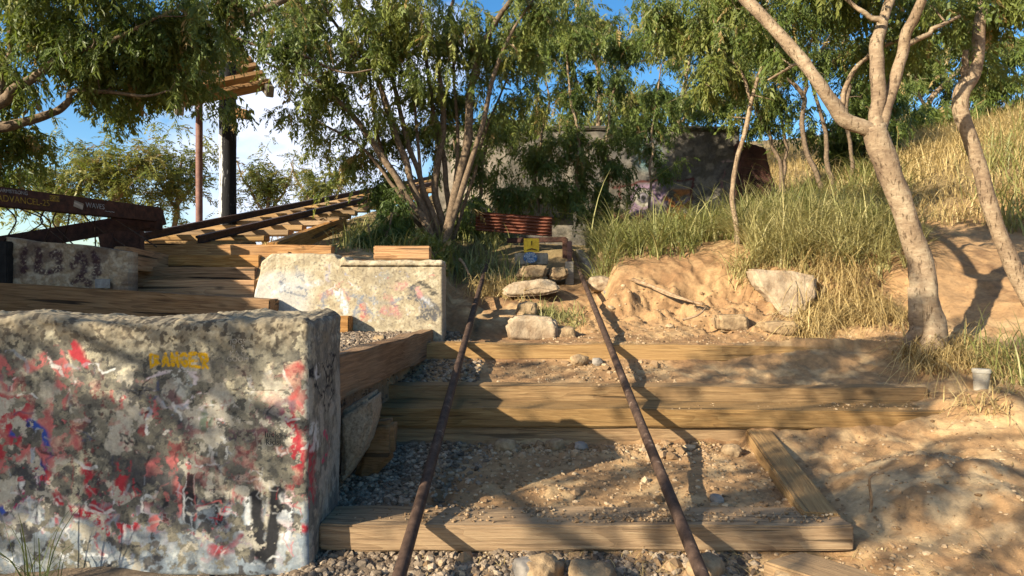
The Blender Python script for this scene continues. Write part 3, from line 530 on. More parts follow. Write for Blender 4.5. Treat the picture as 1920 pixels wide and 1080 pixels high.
def stonemat(name, stops):
    m, t, b = mat(name); a = N(t, 'ShaderNodeAttribute', attribute_name='tint'); r = ramp(t, stops); t.links.new(a.outputs['Fac'], r.inputs[0])
    c = N(t, 'ShaderNodeTexCoord').outputs['Object']; n = noise(t, c, 120, 4); r2 = ramp(t, [(.3, (.7,)*3), (.7, (1.15,)*3)]); t.links.new(n.outputs[0], r2.inputs[0])
    x = N(t, 'ShaderNodeMix', data_type='RGBA', blend_type='MULTIPLY'); x.inputs[0].default_value = 1; t.links.new(r.outputs[0], x.inputs[6]); t.links.new(r2.outputs[0], x.inputs[7]); t.links.new(x.outputs[2], b.inputs['Base Color']); return m
M['g1'] = stonemat('grey_gravel', [(0, (.08, .055, .036)), (.5, (.18, .135, .092)), (.85, (.28, .215, .15)), (1, (.40, .31, .21))])
M['g2'] = stonemat('dirt_pebbles', [(0, (.16, .095, .045)), (.5, (.28, .18, .095)), (1, (.42, .31, .19))])
r = RNG
def uni(n, xa, xb, ya, yb): return np.c_[r.uniform(xa, xb, n), r.uniform(ya, yb, n)]
pa = uni(12000, -1.1, .9, 1.5, 2.42); pa = pa[r.uniform(size=len(pa)) < 1-ss(-.2, .9, pa[:, 0])*.8]
pb = uni(9500, -.76, .5, 2.58, 3.5); pb = pb[r.uniform(size=len(pb)) < 1-ss(-.5, .05, pb[:, 0]-(pb[:, 1]-3)*.15+.12)]
pc = uni(7000, -1.7, -.70, 2.75, 4.6); pd = uni(700, -.75, -.2, 3.84, 4.4); pe = uni(900, -.7, -.3, 4.45, 4.9)
scatter_stones('gravel', np.concatenate([pa, pb, pc, pd, pe]), .0095, 'grey crushed gravel spilling around the blocks and lowest steps', M['g1'], 5)
q1 = uni(1500, -.4, 1.2, 2.6, 3.5); q2 = uni(700, -.7, 1.0, 3.83, 4.4); q3 = uni(1500, 1.2, 3.2, 1.9, 3.45); q4 = uni(2200, .2, 3.2, 4.5, 5.7); q5 = uni(1200, -.3, 1.4, 1.7, 2.4); q6 = uni(900, -.6, 1.2, 3.3, 3.5); q7 = uni(500, -.6, 2.2, 3.76, 3.8)
scatter_stones('pebbles', np.concatenate([q1, q2, q3, q4, q5, q6, q7]), .0065, 'loose tan pebbles and crumbs scattered over the dirt', M['g2'], 6)
q1 = uni(90, -.3, 1.15, 3.25, 3.48); q2 = uni(160, -.3, 1.3, 1.9, 2.36); q3 = uni(14, .2, 1.2, 2.65, 3.3); q4 = np.concatenate([uni(25, .3, 1.0, 4.15, 4.38), uni(45, .4, 2.9, 5.0, 5.8)])
scatter_stones('rubble', np.concatenate([q1, q2, q3, q4]), .019, 'coarser tan rubble under the step timbers', M['g2'], 8)

u1 = uni(900, -.66, 1.2, 2.43, 2.6); u1 = u1[r.uniform(size=len(u1)) < ss(.42, .6, fbm(u1[:, 0]*4, u1[:, 1]*6, s=400))+.1]; u2 = uni(1100, -.7, 2.3, 3.53, 3.75); u2 = u2[r.uniform(size=len(u2)) < ss(.42, .6, fbm(u2[:, 0]*4, u2[:, 1]*6, s=401))+.1]
scatter_stones('crumbs', np.concatenate([u1, u2]), .0045, 'fine grit and crumbs lying on top of the step timbers', M['g2'], 9, np.r_[np.full(len(u1), E-.853), np.full(len(u2), E-.645)])
# ------------------------------------------------------------------ handrails
def railpt(side, d): X = (-.345 if side < 0 else .595)+.0184*(d-2.4); return (X, d, E-.845+.231*(d-2.35)+.02)
for side, dmax, lb in ((-1, 7.2, 'left rusty handrail bar running up the flight with peeling paint'), (1, 8.2, 'right rusty handrail bar running up to the red tipped post')):
    t = Tubes(); ds = np.linspace(1.2, dmax, 90); pts = np.array([railpt(side, q) for q in ds]); pts[:, 0] += (fbm(ds*.5, ds*0+side*5, o=2)-.5)*.012; pts[:, 2] += (fbm(ds*.5+9, ds*0, o=2)-.5)*.008
    t.add(pts, np.full(90, .022)*(1+.05*(fbm(ds*14, ds*0, o=2, s=4)-.5)), 12)
    o = link('handrail', t.mesh('handrail'), M['railing']); tag(o, lb, 'handrail', 'handrail bars of the flight')
beam('rusty_post', P(1055, 446, 7.6), P(1055, 446, 7.6)+Vector((.06, 0, 0)), .06, .62, M['rust'], 'rusty upright post at the top of the right handrail', 'post', jit=0)
beam('red_post', P(1064, 452, 7.3), P(1064, 452, 7.3)+Vector((.05, 0, 0)), .04, .5, M['redpipe'], 'pinkish red stub of bar leaning at the top of the right handrail', 'post', jit=0)
beam('weathered_board', P(1080, 468, 7.7), P(1134, 548, 6.0), .09, .12, M['grey'], 'grey weathered board lying along the upper right handrail', 'board')
beam('weathered_board', P(1060, 490, 6.6), P(1076, 490, 6.6), .04, .42, M['grey'], 'short pale upright plank inside the right handrail', 'board', jit=.003)
slab('rusty_plate', [(927,484),(971,538),(965,546),(930,552)], 7.35, .03, 'brown rusty triangular plate inside the left handrail top', 'metal plate', M['corr'], 3)
slab('pale_board', [(893,500),(920,490),(926,560),(902,556)], 7.4, .03, 'pale broken board leaning behind the left handrail', 'board', M['grey'], 4)

# sign group
beam('concrete_footing', P(965, 474, 7.0), P(1028, 474, 7.0), .2, .125, M['conc'], 'pale concrete footing under the yellow square sign', 'concrete block', jit=.004, bev=.008)
def text(s, size, m, parent, origin, rx=90, rz=0, name='lettering', tilt=0, ext=.0006, sx=1):
    cu = bpy.data.curves.new('t', 'FONT'); cu.body = s; cu.size = size; cu.extrude = ext; cu.align_x = 'CENTER'; cu.align_y = 'CENTER'; cu.space_line = .85
    t = bpy.data.objects.new('t', cu); COL.objects.link(t); bpy.context.view_layer.update()
    me = bpy.data.meshes.new_from_object(t.evaluated_get(bpy.context.evaluated_depsgraph_get())); bpy.data.objects.remove(t)
    o = link(name, me, m, parent); me.materials.clear(); me.materials.append(m)
    mw = Matrix.Translation(origin)@Matrix.Rotation(R(rz), 4, 'Z')@Matrix.Rotation(R(rx), 4, 'X')@Matrix.Rotation(R(tilt), 4, 'Z')@Matrix.Diagonal((sx, 1, 1, 1))
    if parent: o.matrix_parent_inverse = Matrix.Identity(4); o.matrix_basis = parent.matrix_basis.inverted()@mw
    else: o.matrix_basis = mw
    return o
s1 = empty('warning_sign', P(997, 474, 6.98), 'small yellow square sign with a black mark above the blue disc', 'sign')
pl = beam('sign_plate', P(982, 447, 6.98), P(1011, 447, 6.98), .012, .145, M['yellow'], parent=s1, jit=0, bev=.002)
t = Tubes(); q = P(997, 452, 6.972); t.add([q, q+Vector((0, 0, -.045))], [.006, .004], 6); link('sign_mark', t.mesh('sign_mark'), M['ink'], s1)
t = Tubes(); t.add([P(988, 469, 6.972), P(997, 466.5, 6.97), P(1007, 469, 6.972)], [.004, .006, .004], 6); link('sign_mark', t.mesh('sign_mark'), M['ink'], s1)
s2 = empty('round_sign', P(995, 495, 6.93), 'blue oval disc lettered in white leaning on the concrete footing', 'sign')
bm = bmesh.new(); bmesh.ops.create_cone(bm, cap_ends=True, segments=40, radius1=.073, radius2=.073, depth=.014); bmesh.ops.bevel(bm, geom=[e for e in bm.edges if e.calc_face_angle(0) > 1], offset=.003, segments=2, affect='EDGES')
me = bpy.data.meshes.new('disc'); bm.to_mesh(me); bm.free(); o = link('disc', me, M['blue'], s2); o.matrix_parent_inverse = Matrix.Identity(4); o.matrix_basis = s2.matrix_basis.inverted()@Matrix.Translation(P(994.5, 483, 6.94))@Matrix.Rotation(R(90), 4, 'X')@Matrix.Diagonal((1, .82, 1, 1))
text('PLEASE\nKEEP THE\nTRAIL\nCLEAN', .031, M['wink'], s2, P(994.5, 483, 6.930))

# corrugated sheet
nx, nz = 60, 90; A, B = np.meshgrid(np.linspace(0, 1, nx), np.linspace(0, 1, nz)); d = 7.9
top = 397+A*10; bot = 432+A*12; py = top+(bot-top)*B; Xc = ((892+A*143)-960)/F*d
v = np.stack([Xc, d+.018*np.sin(B*6*2*math.pi)+A*0, E+(540-py)/F*d], -1).reshape(-1, 3); v2 = v+np.array([0, .003, 0]); me = npmesh('sheet', np.vstack([v, v2]), np.vstack([gridf(nx, nz), gridf(nx, nz, nx*nz)[:, ::-1]]), True)
o = link('corrugated_sheet', me, M['corr']); tag(o, 'rusty red corrugated metal sheet standing behind the yellow sign', 'metal sheet')
for i, (a, b) in enumerate([(905, 1)]): pass
beam('dark_rail', P(950, 446, 7.75), P(1062, 444, 7.7), .05, .06, M['rust'], 'dark rusty bar below the corrugated sheet', 'metal bar', jit=.002)

# ------------------------------------------------------------------ sticks on the bank
def stick(name, pts, rad, label, m=None, cat='stick'):
    t = Tubes(); p = spline(pts, 8); t.add(p, np.linspace(rad, rad*.55, len(p)), 7, .4); o = link(name, t.mesh(name), m or M['twig']); tag(o, label, cat)
stick('stick', [P(1186, 524, 5.75), P(1230, 540, 5.6), P(1285, 562, 5.4), P(1318, 571, 5.3)], .018, 'long bent stick lying down the bank')
stick('stick', [P(1205, 530, 5.72), P(1250, 552, 5.5), P(1300, 567, 5.3)], .010, 'thin stick just under the long bent one')
stick('dead_stalk', [P(1629, 980, 2.62), P(1634, 940, 2.6), P(1630, 900, 2.58), P(1640, 888, 2.58)], .008, 'upright dry stalk in the dirt right of the slanting board', cat='stalk')
stick('root', [P(992, 872, 3.25), P(1005, 862, 3.3), P(1040, 858, 3.3), P(1070, 870, 3.25), P(1100, 872, 3.2)], .007, 'thin curved root under the stacked timbers', cat='root')
stick('stick', [P(1280, 600, 5.0), P(1310, 590, 5.0), P(1325, 575, 5.1)], .01, 'short forked twig at the bank foot')
stick('stick', [P(862, 486, 6.6), P(872, 498, 6.5), P(880, 516, 6.4)], .017, 'broken brown branch stub left of the left handrail top')

# bucket at right
b0 = empty('bucket', P(1842, 712, 3.75), 'white plastic bucket half hidden by grass at the right edge', 'bucket')
t = Tubes(); c = P(1840, 706, 3.75); c.z = ground(c.x, c.y)-.02; zz = np.linspace(0, .13, 8); t.add([c+Vector((0, 0, z_)) for z_ in zz], .036+.007*zz/.13, 24); link('body', t.mesh('body'), M['white'], b0)
t = Tubes(); t.add([c+Vector((0, 0, .112)), c+Vector((0, 0, .13)), c+Vector((0, 0, .134))], [.045, .047, .043], 24); link('rim', t.mesh('rim'), M['white'], b0)

# ------------------------------------------------------------------ left wall panel, brackets
D3 = 4.45; x0 = (12-960)/F*D3; x1 = (240-960)/F*D3; nxp, nyp = 230, 90
A, B = np.meshgrid(np.linspace(0, 1, nxp), np.linspace(0, 1, nyp)); U = (12+A*228).ravel(); top = np.interp(U, [12, 60, 100, 150, 240], [444, 452, 455, 458, 472]); bot = np.full_like(U, 548); W = top+(bot-top)*B.ravel()
nb = fbm(U/9, W/9, o=5, s=202); nc = fbm(U/3, W/3, o=3, s=204); na = fbm(U/30, W/30, o=4, s=205); wear = ss(.3, .45, nc); fid = np.zeros(len(U))
C = np.ones((len(U), 3))*np.array((.33, .25, .16)); C = ink(C, ss(.5, .6, nb)*.7, (.48, .40, .28)); C = ink(C, ss(.5, .65, na)*.7, (.12, .08, .06))
for pts in [[(45,470),(44,510)],[(72,472),(72,505),(90,508)],[(98,480),(110,472),(112,500),(98,505)],[(135,495),(150,480),(160,500),(140,525)],[(175,480),(185,500),(178,515)],[(150,520),(165,530)]]: stroke(pts, 7, (.05, .022, .03), .85, 3)
vx = (U-960)/F*D3; vz = E+(540-W)/F*D3; vf = np.stack([vx, D3+(nb-.5)*.02, vz], -1); vb = np.stack([vx, vx*0+D3+.12, vz], -1); nn = len(vf); fr = gridf(nxp, nyp); tp = np.array([[i, i+1, nn+i+1, nn+i] for i in range(nxp-1)]); sdx = np.array([[j*nxp+nxp-1, (j+1)*nxp+nxp-1, nn+(j+1)*nxp+nxp-1, nn+j*nxp+nxp-1] for j in range(nyp-1)])
me = npmesh('panel', np.vstack([vf, vb]), np.vstack([fr[:, ::-1], fr+nn, tp, sdx]), True, col=np.vstack([C, C])); o = link('retaining_wall', me, M['paint']); tag(o, 'low shaded retaining wall with dark sprayed letters at the left edge', 'wall')
beam('dark_post', P(-30, 452, 4.40), P(14, 452, 4.40), .1, .5, M['black'], 'black post at the left edge beside the shaded wall', 'post', jit=0)
for nm, (a, b, c_, d_), lb in [('bracket', (178, 523, 206, 540), 'grey steel bracket plate at the left end of a riser'), ('bracket', (238, 494, 252, 520), 'tall narrow steel bracket plate at the corner of the side board')]:
    dd = 4.42 if a == 178 else 4.6; beam(nm, P(a, b, dd), P(c_, b, dd), .004, (d_-b)/F*dd, M['steelplate'], lb, 'bracket', 'steel bracket plates', jit=0, bev=.001)

# ------------------------------------------------------------------ steel frame of the old hoist
hf = empty('steel_frame', P(200, 470, 4.9), 'dark rusty steel beam frame with stickers and scribbles at the upper left', 'steel frame')
def channel(name, p0, p1, h, fl, parent, m=M['rust']):
    p0 = Vector(p0); p1 = Vector(p1); d = p1-p0; Ln = d.length; bm = bmesh.new(); tk = .012
    prof = [(0, 0), (fl, 0), (fl, -tk), (tk, -tk), (tk, -h+tk), (fl, -h+tk), (fl, -h), (0, -h)]
    a = [bm.verts.new((-Ln/2, y_, z_)) for y_, z_ in prof]; b = [bm.verts.new((Ln/2, y_, z_)) for y_, z_ in prof]
    for i in range(8): bm.faces.new((a[i], a[(i+1) % 8], b[(i+1) % 8], b[i]))
    bm.faces.new(a[::-1]); bm.faces.new(b); bmesh.ops.recalc_face_normals(bm, faces=bm.faces); me = bpy.data.meshes.new(name); bm.to_mesh(me); bm.free()
    xa = d.normalized(); ya = Vector((0, 0, 1)).cross(xa).normalized(); za = xa.cross(ya); mw = Matrix.Translation((p0+p1)/2)@Matrix((xa, ya, za)).transposed().to_4x4()
    o = link(name, me, m, parent); o.matrix_parent_inverse = Matrix.Identity(4); o.matrix_basis = parent.matrix_basis.inverted()@mw; return o, mw
ub, um = channel('upper_beam', P(-90, 338, 3.6), P(303, 389, 5.2), .11, .10, hf)
lb_, lm = channel('lower_beam', P(-60, 452, 4.55), P(305, 393, 5.3), .12, .10, hf)
channel('end_plate', P(232, 402, 5.15), P(300, 398, 5.3), .14, .08, hf)
beam('upright', P(193, 432, 4.9), P(262, 432, 4.95), .10, .18, M['rust'], parent=hf, jit=0, bev=.003)
beam('upright', P(183, 440, 4.8), P(206, 436, 4.8), .04, .16, M['rust'], parent=hf, jit=0, bev=.003)
lg = beam('lug', P(290, 412, 5.15), P(304, 412, 5.15), .012, .075, M['rust'], parent=hf, jit=0, bev=.002)
t = Tubes()
for i in range(9):
    a = P(10+i*24, 388+i*2, 4.4+i*.05); t.add(spline([a, a+Vector((random.uniform(-.1, .2), .1, -.08)), a+Vector((random.uniform(-.2, .3), .15, -.22))], 5), np.full(11, .005), 5)
link('hanging_wire', t.mesh('hanging_wire'), M['railing'], hf)
# stickers and writing sit on the beam's web, which faces the viewer
def onbeam(s, px, size, m, drop, sx=1):
    f_ = (px+90)/393.0; p0 = P(-90, 338, 3.6); p1 = P(303, 389, 5.2)
    # true parameter along the beam for that direction
    k = (px-960)/F; tt = (k*p0.y-p0.x)/((p1.x-p0.x)-k*(p1.y-p0.y)); q = p0.lerp(p1, tt)
    o = text(s, size, m, hf, (0, 0, 0), sx=sx); mw = um.copy(); loc = q+um.to_3x3()@Vector((0, -.0015, -drop)); mw.translation = loc
    o.matrix_basis = hf.matrix_basis.inverted()@mw@Matrix.Rotation(R(90), 4, 'X')@Matrix.Diagonal((sx, 1, 1, 1))
    return o
onbeam('ARMSTRONG', 26, .030, M['dimw'], .022); onbeam('ADVANCEL-25', 45, .055, M['yink'], .068); onbeam('WAVES', 178, .05, M['dimw'], .05); onbeam('~~~', 205, .05, M['dimw'], .075)
def sticker(px, w_, h_, drop, m, rot=0):
    k = (px-960)/F; p0 = P(-90, 338, 3.6); p1 = P(303, 389, 5.2); tt = (k*p0.y-p0.x)/((p1.x-p0.x)-k*(p1.y-p0.y)); q = p0.lerp(p1, tt)
    me = boxmesh('sticker', w_, .001, h_, 0); o = link('sticker', me, m, hf); mw = um.copy(); mw.translation = q+um.to_3x3()@Vector((0, -.0012, -drop)); o.matrix_parent_inverse = Matrix.Identity(4); o.matrix_basis = hf.matrix_basis.inverted()@mw@Matrix.Rotation(rot, 4, 'Y')
sticker(102, .07, .038, .012, M['yink']); onbeam('SGN', 102, .036, M['ink'], .032); sticker(148, .075, .042, .035, M['grey'], .25)

# ------------------------------------------------------------------ railway
TD = Vector((.144, 1, .22)).normalized(); A0 = P(267, 449, 6.0); B0 = P(378, 453, 6.0)
tk = empty('railway_track', (A0+B0)/2, 'steep rusty railway track on wooden sleepers climbing away to the right', 'railway track')
def put(o, mw): o.matrix_parent_inverse = Matrix.Identity(4); o.matrix_basis = tk.matrix_basis.inverted()@mw
for p0 in (A0, B0):
    p0 = p0-TD*.05
    prof = [(-.02, .01), (-.02, -.01), (-.006, -.016), (-.006, -.052), (-.034, -.06), (.034, -.06), (.006, -.052), (.006, -.016), (.02, -.01), (.02, .01)]
    bm = bmesh.new(); xa = Vector((1, 0, 0)); za = xa.cross(TD); mats = []
    a = [bm.verts.new(p0+xa*q[0]+za*(q[1]+.05)) for q in prof]; b = [bm.verts.new(p0+TD*14+xa*q[0]+za*(q[1]+.05)) for q in prof]
    n = len(prof)
    for i in range(n): bm.faces.new((a[i], a[(i+1) % n], b[(i+1) % n], b[i]))
    bm.faces.new(a[::-1]); bm.faces.new(b); bmesh.ops.recalc_face_normals(bm, faces=bm.faces); me = bpy.data.meshes.new('rail'); bm.to_mesh(me); bm.free(); o = link('rail', me, M['rail'], tk)
    o.matrix_parent_inverse = tk.matrix_basis.inverted()
for i in range(34):
    c = A0+TD*(.10+i*.40); wd = 1.30; lft = .36
    q0 = c+Vector((-lft, 0, -.012)); q1 = q0+Vector((wd, 0, 0)); o = beam('sleeper', q0+Vector((random.uniform(-.06, .06), 0, -.014)), q1+Vector((random.uniform(-.1, .1), 0, -.014)), .15, .06, M['step'], parent=tk, jit=.006)
pp0 = A0+TD*.3+Vector((1.02, 0, .02)); o = beam('guard_timber', P(520, 455, 5.75), P(650, 407, 8.4), .09, .15, M['fresh'], 'long orange timber slanting up beside the railway sleepers', 'timber', jit=.005)
# ------------------------------------------------------------------ poles carrying the old platform
def pole(name, px, pyb, pyt, d, r_, m, label, k=20):
    t = Tubes(); a = P(px, pyb, d)+Vector((0, 0, -.6)); b = P(px, pyt, d); n = 40; pts = np.linspace(a, b, n); t.add(pts, np.full(n, r_)*(1+.05*(fbm(np.arange(n)*.4, np.zeros(n), o=2)-.5)), k, .05); o = link(name, t.mesh(name), m); tag(o, label, 'pole'); return o
m, t_, b_ = mat('tar_and_white'); c_ = N(t_, 'ShaderNodeTexCoord').outputs['Object']; n_ = noise(t_, c_, 1, 8, .75, (40, 40, 7)); sx_ = N(t_, 'ShaderNodeSeparateXYZ'); t_.links.new(c_, sx_.inputs[0])
XP = P(416.5, 300, 7.6)[0]; ZT = P(425, 245, 7.6)[2]
def mth(op, a, b=None, c=None):
    q = N(t_, 'ShaderNodeMath', operation=op)
    for i, z in enumerate((a, b, c)):
        if z is None: continue
        if isinstance(z, (int, float)): q.inputs[i].default_value = z
        else: t_.links.new(z, q.inputs[i])
    return q.outputs[0]
side = mth('LESS_THAN', sx_.outputs[0], mth('MULTIPLY_ADD', n_.outputs[0], .06, XP+.005)); belowt = mth('LESS_THAN', sx_.outputs[2], mth('MULTIPLY_ADD', n_.outputs[0], .12, ZT-.06)); pt = mth('GREATER_THAN', n_.outputs[0], .47)  # patchy white on the left side, only below a set height
k_ = mth('MULTIPLY', mth('MULTIPLY', side, belowt), mth('MULTIPLY_ADD', pt, .75, .25)); spk = mth('MULTIPLY', mth('GREATER_THAN', n_.outputs[0], .60), .35); k_ = mth('MAXIMUM', k_, spk)
mx_ = N(t_, 'ShaderNodeMix', data_type='RGBA'); t_.links.new(k_, mx_.inputs[0]); mx_.inputs[6].default_value = (.012, .012, .013, 1); mx_.inputs[7].default_value = (.42, .43, .43, 1); t_.links.new(mx_.outputs[2], b_.inputs['Base Color']); bump(t_, b_, n_.outputs[0], .8, .008); M['tar'] = m
pole('black_pole', 427, 412, 120, 7.6, .093, M['tar'], 'thick tarred black pole with a patchy white left side beside the track')
pole('red_pole', 373.5, 425, 150, 7.3, .036, M['redpipe'], 'slim faded red pole left of the thick black one')
pf = empty('platform', P(400, 150, 7.6), 'old slatted wooden platform on top of the two poles, seen from below', 'platform')
def dk(a, b, W_, H_): return beam('plank', a, b, W_, H_, M['dark'], parent=pf, jit=.004)
for i, (a, b) in enumerate([((318, 184, 6.9), (505, 146, 7.1)), ((300, 168, 7.2), (492, 130, 7.4)), ((285, 154, 7.5), (480, 116, 7.7)), ((280, 140, 7.8), (470, 104, 8.0)), ((276, 129, 8.1), (462, 94, 8.3)), ((272, 119, 8.4), (455, 85, 8.6))]):
    dk(P(*a), P(*b), .24, .05)
beam('joist', P(290, 140, 8.4), P(330, 194, 6.85), .08, .12, M['grey'], parent=pf, jit=.003); beam('joist', P(455, 106, 8.5), P(500, 160, 7.0), .08, .12, M['grey'], parent=pf, jit=.003)
beam('bracket_board', P(430, 200, 7.5), P(462, 205, 7.45), .1, .10, M['dark'], parent=pf, jit=.002)

# ------------------------------------------------------------------ bunker
DB = 11.0; bx0 = (815-960)/F*DB; bx1 = (1388-960)/F*DB; bz1 = E+(540-236)/F*DB; bz0 = E+.3
bk = empty('bunker', ((bx0+bx1)/2, DB+1, bz0), 'low concrete bunker with painted mural walls behind the trees', 'bunker')
def warp3(v):
    v = v.copy(); return v
v, Fq, fid, src = rough_block('wall', bx0, bx1, DB, DB+2.6, bz0, bz1, .02, .03, .02, 55)
U = src[:, 0]/DB*F+960; W = 540-(src[:, 2]-E)/DB*F
na = fbm(U/40, W/40, o=5, s=301); nb = fbm(U/12, W/12, o=5, s=302); nc = fbm(U/4, W/4, o=3, s=304); wear = ss(.25, .4, nc)
C = np.ones((len(v), 3))*np.array((.10, .088, .07)); C = ink(C, ss(.45, .6, nb), (.19, .165, .13)); C = ink(C, ss(.5, .65, na)*.7, (.12, .11, .10)); C = ink(C, ss(262, 240, W)*.8, (.11, .10, .085))
C = ink(C, ss(245, 262, W)*ss(330, 300, W)*ss(1260, 1200, U)*ss(1180, 1215, U)*ss(.4, .6, nb)*.8, (.10, .28, .30)); C = ink(C, ss(.45, .6, na)*ss(1110, 1140, U)*ss(1300, 1290, U)*ss(340, 350, W), (.24, .16, .22))
C = ink(C, ss(1240, 1250, U)*ss(1298, 1290, U)*ss(352, 358, W)*ss(.45, .55, nb), (.32, .13, .04)); C = ink(C, ss(1140, 1160, U)*ss(1215, 1200, U)*ss(395, 405, W)*ss(.48, .55, nb), (.48, .20, .10))
C = ink(C, ss(820, 860, U)*ss(960, 900, U)*.7, (.46, .38, .28))
for rr, col in ((17, (.34, .31, .25)), (11, (.08, .07, .08)), (8, (.24, .21, .22)), (5, (.02, .02, .02))):
    dd = np.hypot(U-1206, (W-371)); C = ink(C, (1-ss(rr-1, rr+1, dd))*(fid == 0), col)
stroke([(1150, 349), (1298, 333), (1298, 400)], 2.2, (.09, .03, .025), 1, 1); stroke([(1160, 345), (1160, 420)], 2, (.09, .03, .025), 1, 1)
stroke([(1378, 300), (1350, 330), (1345, 360), (1370, 385), (1385, 395)], 1.6, (.07, .06, .06), .9, 1); stroke([(1360, 320), (1352, 345), (1362, 375)], 1.4, (.2, .1, .11), .9, 1); stroke([(1355, 305), (1385, 300)], 2, (.5, .35, .34), .7, 1)
C = C*(.75+.5*nc)[:, None]*(1-.45*ss(.55, .6, np.abs(((W-236)/34) % 1-.5)*1.1))[:, None]; me = npmesh('wall', v, [np.concatenate(Fq)], True, col=C); link('wall', me, M['wallp'], bk)
beam('roof_edge', P(814, 233.5, 10.94), P(1390, 237, 10.94), 2.8, .06, M['dkconc'], parent=bk, jit=.02, bev=.02)
# near-black box, its colour stands for shade inside a window opening behind the sheet
bm = bmesh.new(); bmesh.ops.create_cube(bm, size=1)
rc = P(990, 385, 10.95); 
for q in bm.verts: q.co = Vector((q.co.x*1.1, q.co.y*.2, q.co.z*.42))+rc
me = bpy.data.meshes.new('recess_shade'); bm.to_mesh(me); bm.free(); link('recess_shade', me, M['shade_black'], bk)
beam('lintel', P(925, 362, 10.75), P(1062, 362, 10.75), .25, .09, M['dkconc'], parent=bk, jit=.01)
# sloping red brown end of the bunker
ew = slab('bunker_buttress', [(1388,262),(1404,268),(1436,276),(1444,318),(1456,352),(1444,405),(1388,405)], 10.7, .8, 'slumped red brown end piece leaning on the right side of the bunker', 'broken wall', M['rust2'], 61)

# ------------------------------------------------------------------ trees
def frond(npair, ln, bl, bw, droop=.5, sag=.4):
    """one feathery leaf: pairs of narrow drooping blades along a curved stalk (x forward, z up)"""
    V = []; Fc = []; n = 0
    def dia(p, dr, l, w_):
        nonlocal n
        dr = dr/np.linalg.norm(dr); sd_ = np.cross(dr, [0, 0, 1.]); sd_ /= np.linalg.norm(sd_)+1e-9; sd_ = sd_*.9+np.array([0, 0, .35]); m_ = p+dr*l*.45; V.extend([p, m_+sd_*w_/2, p+dr*l, m_-sd_*w_/2]); Fc.append([n, n+1, n+2, n+3]); n += 4
    for i in range(npair):
        s_ = (i+.6)/npair; p = np.array([ln*s_, 0, -sag*ln*s_*s_])
        for sg in (-1, 1):
            dia(p, np.array([.65, sg*(.95-.3*s_), -droop]), bl*(1-.35*abs(s_-.45)), bw)
    dia(np.array([ln*.95, 0, -sag*ln]), np.array([1, 0, -droop]), bl*.8, bw)
    dia(np.zeros(3), np.array([1, 0, -.15]), ln*.9, bw*.35)
    return np.array(V), np.array(Fc)
def leaves(name, pos, az, pitch, scale, tint, spec, m, parent, rng):
    tv, tf = frond(*spec); n = len(pos); q = tv[None]*scale[:, None, None]; q = q+rng.normal(0, .006, (n,)+tv.shape)*scale[:, None, None]
    cp, sp_ = np.cos(pitch)[:, None], np.sin(pitch)[:, None]; x = q[..., 0]*cp-q[..., 2]*sp_; z = q[..., 0]*sp_+q[..., 2]*cp; y = q[..., 1]
    ro = rng.uniform(-.6, .6, n)[:, None]; y, z = y*np.cos(ro)-0*z, z+y*np.sin(ro)
    ca, sa = np.cos(az)[:, None], np.sin(az)[:, None]; V = np.stack([x*ca-y*sa, x*sa+y*ca, z], -1)+pos[:, None, :]
    Fc = (tf[None]+np.arange(n)[:, None, None]*len(tv)).reshape(-1, 4)
    o = link(name, npmesh(name, V.reshape(-1, 3), Fc, False, attr=np.repeat(np.clip(tint, 0, 1), len(tv))), m, parent); return o
